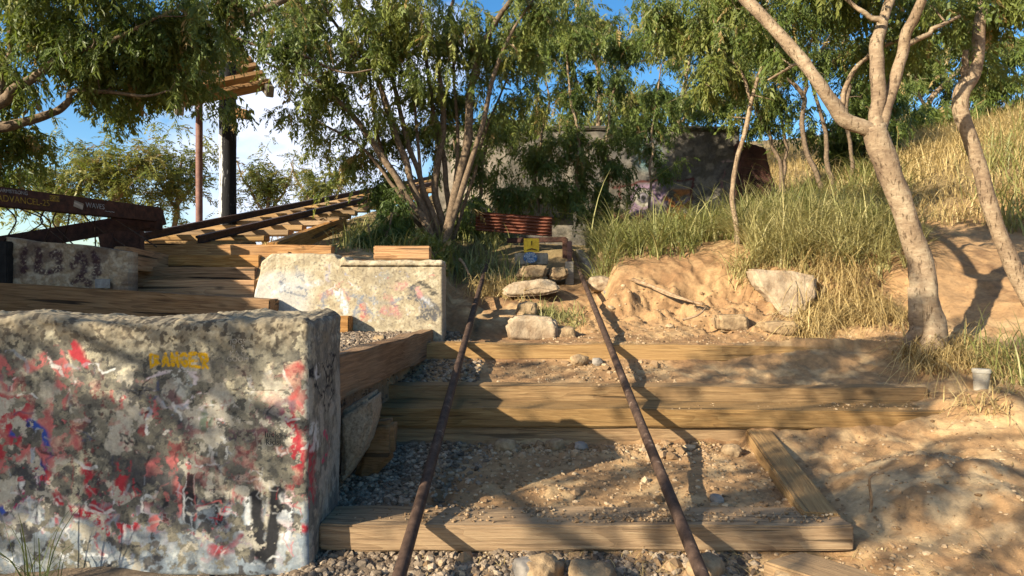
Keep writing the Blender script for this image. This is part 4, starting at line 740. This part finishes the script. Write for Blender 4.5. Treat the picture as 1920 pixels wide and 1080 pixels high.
def tree(label, stems, blobs, spec, lm, bark, seed, name='tree', cat='tree', group=None, per=9, tw=.006, tint=(.2, .75), jit=.02, world=False, flat=False):
    rng = np.random.default_rng(seed); PP = (lambda q: np.array(q[:3], float)) if world else (lambda q: np.array(P(*q[:3])))
    base = PP(stems[0][0]); root = empty(name, Vector(base), label, cat, group); tb = Tubes(); nodes = []; nrad = []
    for st in stems:
        pts = spline([PP(q) for q in st], 7); rad = np.interp(np.linspace(0, 1, len(pts)), np.linspace(0, 1, len(st)), [q[3] for q in st])
        k = np.linspace(0, 1, len(pts)); env = np.sin(np.pi*np.minimum(1, k*1.3))[:, None]
        off = np.stack([vnoise(k*9+seed*3.1, k*0+i*7.7, s=seed)-.5 for i in range(3)], -1); pts = pts+off*env*jit*4
        tb.add(pts, np.maximum(rad, .004), 10 if rad.max() > .04 else 6, .35); nodes.append(pts[len(pts)//4:]); nrad.append(rad[len(pts)//4:])
    nodes = np.concatenate(nodes); nrad = np.concatenate(nrad); LP_ = []; LA = []
    tg = []
    for b in blobs:
        if world: c = np.array(b[:3]); rx, ry, rz_, n = b[3], b[4], b[5], b[6]
        else: c = np.array(P(*b[:3])); rx = b[3]/F*b[2]; rz_ = b[4]/F*b[2]; ry = max(rx, rz_)*.75; n = b[5]
        g_ = rng.normal(size=(n, 3)); g_ /= np.linalg.norm(g_, axis=1)[:, None]; g_ *= np.minimum(np.abs(rng.normal(0, .75, (n, 1)))+.1, 1.7); tg.append(c+g_*np.array([rx, ry, rz_]))
    tg = np.concatenate(tg); dmin = np.array([np.min(((nodes-q)**2).sum(1)) for q in tg]); 
    for q in tg[np.argsort(dmin)]:
        d2 = ((nodes-q)**2).sum(1); i = int(np.argmin(d2)); a = nodes[i]; ln = math.sqrt(d2[i])
        if ln < .03: continue
        mid = (a+q)/2+rng.normal(0, .12*ln, 3)+np.array([0, 0, .12*ln]); pts = spline([a, mid, q], 4); r0 = min(nrad[i]*.75, tw+.012*ln)
        tb.add(pts, np.linspace(r0, max(.0022, r0*.35), len(pts)), 4); nodes = np.vstack([nodes, pts[3:]]); nrad = np.r_[nrad, np.linspace(r0*.8, r0*.4, len(pts)-3)]
        m_ = max(3, int(per*.95)); t_ = rng.uniform(.15, 1.0, m_)**.7; idx = (t_*(len(pts)-1)).astype(int); LP_.append(pts[idx]+rng.normal(0, .03+.05*spec[1], (m_, 3))); dd = q-a; LA.append(np.arctan2(dd[1], dd[0])+rng.uniform(-2.3, 2.3, m_))
    link('trunk', tb.mesh('trunk'), bark, root); LP_ = np.concatenate(LP_); LA = np.concatenate(LA); n = len(LP_)
    tn = tint[0]+(tint[1]-tint[0])*(.55*fbm(LP_[:, 0]*2.2, LP_[:, 2]*2.2, LP_[:, 1]*2.2, 3, seed)+.45*rng.uniform(size=n)); tn = np.where(rng.uniform(size=n) < .04, .97, tn)
    leaves('crown', LP_, LA, rng.uniform(-1.0, .5, n) if flat else rng.uniform(-1.25, .1, n), rng.uniform(.65, 1.25, n), tn, spec, lm, root, rng); return root
SP = (7, .17, .062, .0125, .8, .5)      # near feathery leaf
SM = (7, .18, .070, .0135, .8, .5)         # middle distance
SF = (5, .24, .12, .028, .8, .5)         # far
B1, B2 = M['bark'], M['bark2']
# multi stemmed clump in the middle
def st(d, *pts): return [(a, b, d+(e[0] if e else 0), r_) for a, b, r_, *e in pts]
tree('tall many stemmed tree fanning up from behind the far concrete block', [
 st(7.3, (832, 470, .062), (850, 380, .052), (873, 270, .05), (885, 150, .04), (930, 40, .03), (1010, -60, .02)),
 st(7.2, (815, 462, .05), (785, 400, .045), (735, 330, .038), (690, 255, .032), (640, 195, .026), (560, 120, .016), (470, 60, .01)),
 st(7.3, (812, 450, .045), (775, 350, .038), (745, 270, .034), (700, 130, .026), (640, 60, .018), (600, 0, .012)),
 st(7.4, (830, 460, .04), (800, 370, .036), (765, 280, .032), (735, 150, .026), (700, 60, .02), (655, -30, .014)),
 st(7.5, (838, 450, .045), (815, 350, .04), (830, 220, .034), (822, 110, .028), (850, 0, .02)),
 st(7.6, (845, 450, .038), (835, 330, .034), (815, 240, .03), (800, 120, .024), (780, 0, .018)),
 st(7.2, (835, 455, .04), (868, 350, .036), (900, 240, .03), (925, 140, .026), (960, 60, .018), (1000, 0, .012)),
 st(7.4, (825, 460, .026), (790, 360, .022), (780, 250, .02), (770, 130, .016), (740, 20, .01)), st(7.5, (842, 460, .028), (850, 360, .024), (856, 240, .02), (850, 120, .016), (870, 20, .01)),
 st(7.3, (820, 465, .026), (760, 390, .022), (715, 320, .02), (670, 270, .016), (600, 230, .01)), st(7.6, (848, 455, .026), (880, 350, .022), (905, 260, .018), (950, 150, .012)), st(7.4, (806, 455, .024), (765, 330, .02), (720, 200, .017), (700, 100, .012)),
 st(7.1, (700, 60, .02), (640, 120, .014), (560, 140, .01), (480, 110, .008)),
 st(7.6, (780, 400, .03), (720, 300, .024), (700, 210, .02), (690, 90, .014))],
 [(720, 70, 7.3, 156, 115, 93), (880, 80, 7.4, 132, 109.25, 74), (640, 150, 7.2, 108, 69, 34), (980, 90, 7.5, 72, 80.5, 24), (800, 170, 7.6, 144, 69, 31), (570, 60, 7.2, 108, 69, 37), (650, 290, 7.8, 72, 69, 21), (950, 190, 7.5, 72, 57.5, 16), (690, -60, 7, 312, 80.5, 74), (560, 20, 7, 84, 69, 31), (590, 190, 7.4, 72, 69, 24), (720, 280, 7.8, 72, 69, 21), (790, 240, 7.9, 72, 46, 16), (860, 200, 7.9, 72, 46, 14),  (760, 20, 6.8, 144, 57.5, 37), (1000, 20, 7.4, 96, 57.5, 31)],
 SM, M['leaf'], B2, 1, per=9, tint=(.2, 1.05))
# bushy growth before the bunker: separate saplings
tree('bushy sapling left of the corrugated sheet in front of the bunker', [st(8.6, (905, 450, .03), (900, 350, .024), (915, 250, .016)), st(8.6, (880, 450, .025), (862, 340, .02), (850, 260, .012))],
 [(890, 300, 8.7, 66, 66, 20), (905, 400, 8.4, 44, 44, 12), (860, 420, 8, 44, 44, 10)], SM, M['leaf'], B2, 2, name='sapling', cat='sapling', per=13, tint=(.15, .8))
tree('slim sapling rising behind the corrugated sheet with a forked top', [st(9.2, (1010, 400, .02), (1005, 300, .018), (1030, 200, .014), (1015, 120, .01)), st(9.2, (1085, 420, .028), (1082, 300, .024), (1075, 200, .02), (1060, 90, .014), (1050, -20, .01))],
 [(1010, 290, 9.2, 77, 66, 36), (940, 240, 9.3, 66, 55, 26), (1010, 90, 9.2, 55, 44, 20), (960, 360, 8.8, 55, 33, 14), (1060, 350, 9, 66, 66, 30), (1065, 60, 9.2, 60.5, 82.5, 31), (1075, 260, 9.3, 49.5, 55, 18)], SM, M['leaf'], B1, 3, name='sapling', cat='sapling', per=13, tint=(.15, .9))
tree('sapling with pale thin stem in front of the bunker mural', [st(9.4, (1215, 440, .022), (1222, 330, .018), (1225, 240, .015), (1240, 120, .01)), st(9.4, (1130, 440, .026), (1142, 330, .022), (1140, 240, .02), (1160, 150, .015), (1220, 60, .01))],
 [(1140, 320, 9.3, 50.6, 60.5, 22), (1190, 240, 9.4, 77, 49.5, 36), (1080, 190, 9.4, 66, 44, 18), (1160, 90, 9.4, 88, 93.5, 48), (1250, 60, 9.6, 66, 88, 30), (1230, 180, 9.6, 66, 37.4, 14), (1220, 300, 9.5, 55, 44, 7), (1120, 400, 9.2, 44, 38.5, 10)], SM, M['leaf'], B1, 4, name='sapling', cat='sapling', per=13, tint=(.1, .75))
tree('tall airy tree with forked pale limbs rising above the middle of the bunker roof', [st(12.5, (1120, 260, .05), (1125, 180, .04), (1110, 90, .03), (1080, 0, .02)), st(12.5, (1125, 190, .035), (1180, 120, .025), (1230, 40, .018)), st(12.5, (1122, 200, .03), (1060, 140, .02), (1010, 60, .014)), st(12.5, (1180, 120, .02), (1260, 90, .014), (1320, 20, .01))],
 [(1100, 60, 12.5, 130, 70, 70), (1250, 60, 12.5, 110, 70, 60), (990, 50, 12.5, 90, 50, 40), (1180, 180, 12.5, 110, 40, 40), (1340, 30, 12.5, 90, 60, 40)], SF, M['leafy'], B1, 17, per=7, tint=(.2, 1))
tree('crooked thin tree in front of the right end of the bunker', [st(6.2, (1372, 515, .034), (1384, 450, .027), (1378, 385, .025), (1388, 300, .022), (1408, 190, .02), (1432, 110, .014), (1445, 20, .01)), st(6.2, (1408, 190, .016), (1390, 130, .013), (1350, 80, .009), (1330, 0, .006))],
 [(1370, 130, 6.3, 70, 60, 40), (1450, 60, 6.4, 60, 60, 30), (1330, 50, 6.3, 70, 60, 50), (1240, 20, 6.4, 60, 40, 24), (1390, -20, 6.2, 100, 50, 40)], SP, M['leafy'], B1, 5, per=8, tint=(.2, .9))
# big forked tree on the right
bt = tree('big pale barked forked tree on the dirt bank at the right', [
 st(4.3, (1755, 700, .21), (1750, 655, .13), (1738, 580, .082), (1717, 470, .073), (1690, 380, .070), (1655, 290, .078), (1636, 238, .072)),
 st(4.3, (1640, 250, .048), (1580, 215, .045), (1530, 150, .043), (1470, 75, .039, .1), (1400, 0, .042, .2), (1340, -60, .035, .3)),
 st(4.3, (1640, 250, .05), (1648, 190, .046), (1640, 110, .044), (1655, 40, .036, .1), (1680, -30, .03, .2)),
 st(4.3, (1650, 240, .045), (1672, 170, .038), (1690, 90, .036), (1720, 20, .033, -.1), (1750, -50, .028, -.2)),
 st(4.5, (1690, 90, .02), (1740, 60, .016), (1800, 30, .01)), st(4.3, (1655, 40, .02), (1600, 10, .014), (1560, -30, .01)),
 st(4.9, (1575, 215, .02), (1600, 130, .018), (1650, 90, .014), (1730, 60, .008)), st(4.9, (1530, 150, .018), (1500, 120, .014), (1440, 150, .008)),
 st(4.3, (1700, 650, .03), (1716, 610, .05), (1722, 540, .06))],
 [(1560, 10, 4.9, 170, 60, 34), (1450, 60, 5.4, 80, 60, 16), (1740, 0, 4.8, 110, 50, 26), (1640, 80, 5.4, 70, 50, 12), (1600, -80, 4.6, 240, 70, 70), (1820, 110, 5.8, 60, 40, 12), (1700, 90, 5.6, 70, 50, 12)],
 SP, M['leafy'], B1, 6, per=8, tint=(.1, .8), jit=.012)
tree('leaning pale trunk at the far right edge with a dark broken scar', [
 st(4.9, (1945, 580, .068), (1905, 515, .056), (1868, 420, .053), (1838, 320, .050), (1806, 235, .049), (1800, 185, .052), (1826, 130, .052), (1836, 60, .042), (1848, -20, .036)),
 st(4.9, (1812, 160, .03), (1808, 120, .026), (1811, 95, .02))],
 [(1860, 20, 5.2, 80, 60, 40), (1880, -60, 5, 130, 60, 40)], SP, M['leaf'], B1, 7, per=8, tint=(.15, .8), jit=.008)
# dark stems behind
tree('dark crooked tree between the bunker end and the big forked tree', [st(9.6, (1545, 365, .04), (1520, 300, .036), (1508, 220, .034), (1505, 180, .032), (1470, 145, .026), (1420, 140, .014)), st(9.6, (1505, 185, .028), (1520, 130, .022), (1560, 60, .016), (1600, 0, .01)), st(9.7, (1585, 370, .034), (1600, 280, .028), (1590, 180, .024), (1630, 80, .016), (1680, 10, .01)), st(9.7, (1560, 370, .04), (1556, 300, .034), (1540, 220, .026), (1500, 80, .016))],
 [(1480, 110, 9.6, 100, 70, 46), (1570, 90, 9.8, 100, 80, 52), (1440, 180, 9.8, 60, 50, 30), (1540, 20, 9.8, 130, 50, 52), (1350, 190, 10, 60, 34, 30), (1650, 110, 10, 80, 70, 44), (1400, 30, 10, 90, 60, 40), (1330, 130, 10, 60, 50, 26), (1620, 210, 10, 70, 50, 34)], SM, M['leafy'], B2, 8, per=9, tint=(.0, .7))
tree('cluster of short dark stems under green foliage left of the big trunk', [st(11, (1575, 365, .05), (1570, 300, .04), (1560, 240, .03)), st(11, (1600, 365, .045), (1612, 300, .036), (1640, 230, .02)), st(11, (1590, 365, .045), (1590, 290, .034), (1600, 200, .02))],
 [(1590, 260, 11, 80, 50, 70), (1650, 180, 11.5, 70, 60, 60)], SF, M['leaf'], B2, 9, per=8, tint=(.05, .7))
tree('dark leaning stems right of the slumped bunker end', [st(10, (1470, 360, .035), (1462, 300, .03), (1430, 230, .024), (1410, 180, .016)), st(10, (1462, 365, .03), (1475, 290, .026), (1460, 200, .018))],
 [(1430, 220, 10.2, 60, 40, 34), (1400, 150, 10.5, 70, 60, 50)], SM, M['leafy'], B2, 10, per=8, tint=(.1, .8))
tree('wide feathery tree on the skyline at the right edge', [st(13, (1760, 260, .06), (1740, 200, .05), (1790, 140, .04), (1850, 90, .02)), st(13, (1745, 230, .04), (1800, 190, .03), (1870, 170, .02)), st(13, (1740, 210, .035), (1700, 130, .025), (1690, 70, .015))],
 [(1850, 160, 13, 110, 55, 90), (1790, 70, 13.5, 120, 60, 80), (1760, 210, 13, 90, 30, 50), (1720, 130, 13.5, 80, 60, 80), (1690, 250, 13, 60, 30, 44), (1900, 90, 13.5, 80, 50, 50), (1890, 225, 13, 60, 25, 34)], SF, M['leafy'], B1, 11, per=8, tint=(.1, .7))
tree('green tree on the skyline behind the bunker roof', [st(15, (1270, 260, .07), (1280, 180, .05), (1300, 80, .03)), st(15, (1270, 240, .04), (1330, 160, .03), (1380, 90, .02))],
 [(1290, 190, 15, 90, 45, 60), (1390, 100, 15.5, 80, 90, 80), (1180, 215, 15, 90, 22, 40)], SF, M['leafy'], B1, 12, per=7, tint=(.2, .9))
tree('yellowish shrub along the bunker roof left of the skyline tree', [st(15, (1060, 260, .04), (1060, 230, .03), (1050, 215, .02))], [(1070, 232, 15, 90, 18, 50), (960, 235, 15, 60, 18, 30)], SF, M['leafy'], B1, 13, name='shrub', cat='shrub', per=7, tint=(.5, 1))
# overhead limbs reaching in from the left
tree('dark limbed tree reaching in from the left edge above the steel frame', [
 st(4.9, (-420, 620, .16), (-300, 420, .13), (-180, 300, .10), (-40, 245, .055), (30, 235, .036), (90, 215, .028), (125, 195, .022), (138, 172, .02), (200, 172, .015), (270, 180, .01), (318, 170, .006)),
 st(4.7, (-300, 420, .11), (-150, 260, .07), (0, 195, .04), (35, 165, .034), (80, 130, .028), (130, 100, .022), (200, 80, .015), (300, 30, .008)),
 st(4.8, (0, 195, .03), (5, 150, .024), (20, 60, .02), (60, -20, .014))],
 [(90, 60, 4.8, 120, 80, 90), (250, 90, 5.0, 100, 60, 70), (330, 60, 5.0, 110, 70, 80), (20, 150, 5, 80, 50, 26), (180, 150, 5.2, 70, 30, 22), (30, 260, 5.2, 60, 50, 24), (300, 150, 5.5, 70, 40, 36), (230, 210, 5.6, 40, 16, 8), (420, 0, 5.2, 90, 40, 26), (150, -60, 4.6, 300, 70, 90), (20, 330, 5.6, 40, 30, 12)],
 SP, M['leaf'], B2, 14, per=8, tint=(.1, .95))
tree('leafy branch hanging over the wooden platform', [st(6.4, (640, -90, .05), (560, -20, .035), (470, 30, .028), (420, 60, .02), (330, 90, .012)), st(6.4, (340, -60, .02), (430, 60, .016), (540, 95, .012), (640, 135, .01), (700, 130, .006))],
 [(340, 100, 6.4, 70, 40, 55), (430, 60, 6.5, 60, 30, 12), (320, 150, 6.4, 40, 18, 14), (440, 205, 6.8, 30, 14, 7), (540, 80, 6.4, 60, 50, 40)],
 SP, M['leaf'], B2, 15, per=7, tint=(.05, .8))
# distant trees left
for i, (lb_s, px, py, d, w_, h_, n) in enumerate([('olive tree with reddish leaf tips seen left of the red pole', 215, 320, 13, 90, 60, 110), ('bushy yellow green tree at the left behind the steel frame', 110, 350, 13, 70, 50, 70), ('loose olive tree directly behind the two poles', 330, 330, 14, 60, 70, 80), ('airy small tree right of the thick black pole', 500, 345, 15, 50, 42, 60), ('yellow bush on the slope at the upper end of the railway', 600, 345, 17, 50, 36, 60)]):
    tree(lb_s, [st(d, (px-6, py+130, .06), (px, py+60, .05), (px+10, py-h_*.4, .02)), st(d, (px, py+60, .04), (px-40, py, .025), (px-55, py-40, .014)), st(d, (px, py+60, .04), (px+35, py+10, .025), (px+50, py-30, .014))], [(px, py+8, d, w_*1.15, h_*1.35, int(n*2)), (px-w_*.5, py-h_*.5, d, w_*.4, h_*.4, n//4), (px+w_*.6, py-h_*.4, d, w_*.4, h_*.4, n//4)], (5, .26, .09, .028, .35, .3), M['leafy'], B1, 40+i, per=5, tint=(.3, 1), flat=True)
tree('dark drooping bush at the foot of the railway beside the many stemmed tree', [st(6.8, (700, 480, .02), (696, 450, .015), (690, 420, .008)), st(6.8, (720, 480, .02), (728, 440, .012), (735, 400, .008))], [(708, 446, 6.9, 36, 30, 40), (745, 410, 7.1, 32, 50, 30), (730, 350, 7.6, 35, 34, 16)], SM, M['leaf'], B2, 50, name='bush', cat='bush', per=9, tint=(.05, .5))
tree('scrubby bush growing right of the far concrete block', [st(6.3, (822, 520, .015), (820, 495, .01), (812, 475, .006))], [(815, 486, 6.3, 24, 16, 14), (800, 452, 6.6, 50, 14, 16)], (5, .10, .05, .012, .5, .4), M['leafy'], B2, 51, name='bush', cat='bush', per=9, tint=(.2, .8))

# trees outside the frame, left of and behind the photographer: they throw the dappled shade
def shade(lb_s, tx, ty, tz, t_, rx, ry, rz_, n, seed, per=8, spec=SM, base=None):
    c = Vector((tx, ty, E+tz))-Vector((1, .75, -.57))*t_; b = base or (c.x-.6, c.y-.2); gz = ground(*b); hz = c.z+.1
    tree(lb_s, [[(b[0], b[1], gz-.1, .12), (b[0]*.9+c.x*.1, b[1]*.9+c.y*.1, (gz+hz)/2, .08), (b[0]*.5+c.x*.5, b[1]*.5+c.y*.5, hz+.25, .04), (c.x, c.y, c.z+rz_*.6, .02), (c.x+rx*.8, c.y+ry*.4, c.z+.1, .008)]],
         [(c.x, c.y, c.z, rx, ry, rz_, n)], spec, M['leaf'], B2, seed, per=per, world=True)
shade('leafy tree behind the photographer shading the painted block', -1.45, 2.3, -.48, 2.6, 1.0, .6, .5, 54, 70, per=3, spec=SF, base=(-3.6, -3.2))
shade('leafy tree behind the photographer shading the lower right path', 1.5, 2.8, -.8, 4.1, 1.4, .85, .48, 50, 71, per=3, spec=SF, base=(-2.4, -4.4))
shade('leafy tree behind the photographer shading the upper right path', 2.1, 4.2, -.45, 4.9, 1.5, .9, .5, 72, 72, per=3, spec=SF, base=(-4.4, -4.2))
wl = empty('shade_wall', (-4.08, 3.9, E-.4), 'unseen plank wall added left of the view to shade the left flight', 'wall')  # added wall out of view, built to cast shade over the left flight
for i in range(10): beam('plank', (-4.1, 2.35+i*.29, E+1.25+.01*(i % 3)), (-4.1, 2.35+i*.29+.275, E+1.25+.01*(i % 3)), .04, 2.1, M['dark'], parent=wl, jit=.003)

# ------------------------------------------------------------------ grass
def grass(name, label, pts, hgt, wid, lean, m, seed, tint=(0, 1), segs=5, droop=.6, zoff=None):
    rng = np.random.default_rng(seed); n = len(pts); z0 = Hf(pts[:, 0], pts[:, 1])+E if zoff is None else zoff; h = hgt*rng.lognormal(0, .3, n); a = rng.uniform(0, 6.283, n); ln = lean*rng.uniform(.2, 1.4, n)
    s_ = np.linspace(0, 1, segs+1)[None, :]; dx = ln[:, None]*h[:, None]*s_**1.8; zz = h[:, None]*(s_-droop*ln[:, None]*s_**3)
    cx = pts[:, 0][:, None]+dx*np.cos(a)[:, None]; cy = pts[:, 1][:, None]+dx*np.sin(a)[:, None]; cz = z0[:, None]-.015+zz
    b = a+rng.uniform(.9, 2.2, n); wv = wid*rng.uniform(.6, 1.3, n)[:, None]*(1-s_**2.2*.92)/2; L_ = np.stack([cx-wv*np.cos(b)[:, None], cy-wv*np.sin(b)[:, None], cz], -1); R_ = np.stack([cx+wv*np.cos(b)[:, None], cy+wv*np.sin(b)[:, None], cz], -1)
    V = np.stack([L_, R_], 2).reshape(-1, 3); k = 2*(segs+1); base = (np.arange(n)*k)[:, None]; j = (np.arange(segs)*2)[None, :]; q = base+j; Fc = np.stack([q, q+1, q+3, q+2], -1).reshape(-1, 4)
    t_ = tint[0]+(tint[1]-tint[0])*np.clip(.5*fbm(pts[:, 0]*1.5, pts[:, 1]*1.5, o=3, s=seed)+.5*rng.uniform(size=n), 0, 1)
    o = link(name, npmesh(name, V, Fc, False, attr=np.repeat(t_, k)), m); tag(o, label, 'grass', kind='stuff'); return o
def tufts(rng, nt, per, sp, xa, xb, ya, yb, keep=None):
    c = np.c_[rng.uniform(xa, xb, nt), rng.uniform(ya, yb, nt)]
    if keep is not None: c = c[keep(c[:, 0], c[:, 1])]
    p = np.repeat(c, per, 0); return p+rng.normal(0, sp, p.shape)
def inpx(x, y, lo, hi): q = 960+F*x/y; return (q > lo) & (q < hi)
g1 = tufts(r, 430, 32, .05, .7, 5.2, 6.2, 10.5, lambda x, y: inpx(x, y, 1110, 1700) & ~((x > 3.9) & (y < 8.2)))
grass('green_grass', 'long arching green grass below the bunker and along the bank', g1, .40, .011, 1.25, M['grassg'], 1, (.05, 1), droop=.42)
g2 = tufts(r, 250, 36, .04, 1.9, 4.0, 5.7, 7.6, lambda x, y: inpx(x, y, 1380, 1720) & ((x-3.9) < -(y-7.5)*.2))
grass('green_grass', 'bright yellow green grass clumps above the jagged white slab', g2, .36, .009, 1.3, M['grassg'], 2, (.5, 1.05), droop=.45)
g3 = tufts(r, 2200, 22, .14, 3.6, 15, 7.2, 16, lambda x, y: (y-7.4 > (x-4)*-.1) & ~((x > 4) & (x < 6.4) & (y < 7.4)))
grass('dry_grass', 'straw coloured dry grass covering the hillside at the upper right', g3, .30, .011, 1.1, M['grassd'], 3, (.3, 1))
g3b = tufts(r, 200, 26, .12, 5.2, 12, 6.4, 9.5, lambda x, y: inpx(x, y, 1830, 2100)); grass('green_grass', 'green grass at the far right above the side path', g3b, .45, .013, .8, M['grassg'], 4, (.2, .8))
g4 = tufts(r, 110, 34, .05, 2.0, 3.0, 4.95, 5.8, lambda x, y: inpx(x, y, 1500, 1710) | (inpx(x, y, 1380, 1430) & (y > 5.5)))
grass('dry_grass', 'dry straw tufts hanging down the bank beside the jagged white slab', g4, .22, .007, 1.3, M['grassd'], 5, (.1, .9), droop=1.0)
c = P(1750, 665, 4.2); g5 = np.concatenate([tufts(r, 40, 26, .05, c.x-.14, c.x+.42, c.y-.22, c.y+.1)]); grass('dry_grass', 'dry grass skirt around the foot of the big forked tree', g5, .20, .006, 1.4, M['grassd'], 6, (.0, .9), droop=.9)
g6 = tufts(r, 22, 14, .05, 2.75, 3.3, 3.5, 4.1); grass('green_grass', 'tall thin grass by the white bucket at the right edge', g6, .32, .007, .9, M['grassg'], 7, (.1, .9))
g6b = tufts(r, 8, 12, .03, 2.35, 2.7, 3.35, 3.6); grass('dry_grass', 'drooping dry tuft at the right end of the stacked timbers', g6b, .16, .006, 1.5, M['grassd'], 8, (.2, 1), droop=1.2)
g7 = tufts(r, 150, 18, .09, -2.2, .4, 6.4, 9, lambda x, y: inpx(x, y, 640, 960)); grass('green_grass', 'green ground cover around the base of the many stemmed tree', g7, .25, .012, .9, M['grassg'], 9, (.2, .9))
g8 = tufts(r, 26, 30, .05, -.35, .05, 5.9, 6.6); grass('dry_grass', 'mound of dry grass at the top of the left handrail', g8, .20, .007, 1.2, M['grassd'], 10, (.2, 1), droop=.9)
g9 = tufts(r, 14, 26, .04, .15, .55, 5.15, 5.6); grass('green_grass', 'grass hanging in the hollow between the handrails', g9, .18, .007, 1.3, M['grassg'], 11, (.4, 1), droop=1.2)
g10 = tufts(r, 40, 16, .03, -.5, 1.3, 2.26, 2.40); grass('dry_grass', 'dry straw roots poking out under the lowest step timber', g10, .05, .0035, 2.2, M['grassd'], 12, (.2, 1), droop=1.0)
g11 = tufts(r, 18, 12, .03, -.4, 1.2, 3.38, 3.49); grass('dry_grass', 'dry straw wisps under the stacked timbers', g11, .05, .003, 2.2, M['grassd'], 13, (.2, 1), droop=1.0)
g12 = np.c_[r.uniform(1.2, 3.4, 2600), r.uniform(1.8, 4.4, 2600)]; grass('straw_litter', 'thin straw litter strewn over the lower right dirt', g12, .03, .003, 3.0, M['grassd'], 14, (.0, .8), droop=.3)
g12b = np.c_[r.uniform(.4, 3.4, 2600), r.uniform(4.4, 5.9, 2600)]; grass('straw_litter', 'twigs and straw litter on the dirt below the bank', g12b, .035, .003, 3.0, M['grassd'], 24, (.0, .6), droop=.3)
g13 = tufts(r, 900, 10, .12, -9, 3, 8, 22, lambda x, y: (x < -3.6) | ((x > -1.2) & (y > 11))); grass('grass', 'rough grass on the slope falling away behind the railway', g13, .4, .02, .8, M['grassd'], 15, (0, .8))
c = P(20, 1040, 2.15); g14 = tufts(r, 4, 9, .03, c.x-.05, c.x+.2, 2.05, 2.25); grass('dry_grass', 'dark wiry grass stalks before the painted block at the lower left', g14, .34, .004, .9, M['grassg'], 16, (0, .3))
# stickers on the painted block
st1 = text('lucky\nkids.', .030, M['ink'], blk1, P(513, 822, D1-.010), name='sticker_lettering')
st2 = text('JOGS\nB   S\nKA G\nGOOM', .024, M['grey'], blk1, P(446, 657, D1-.010), name='stencil_lettering')
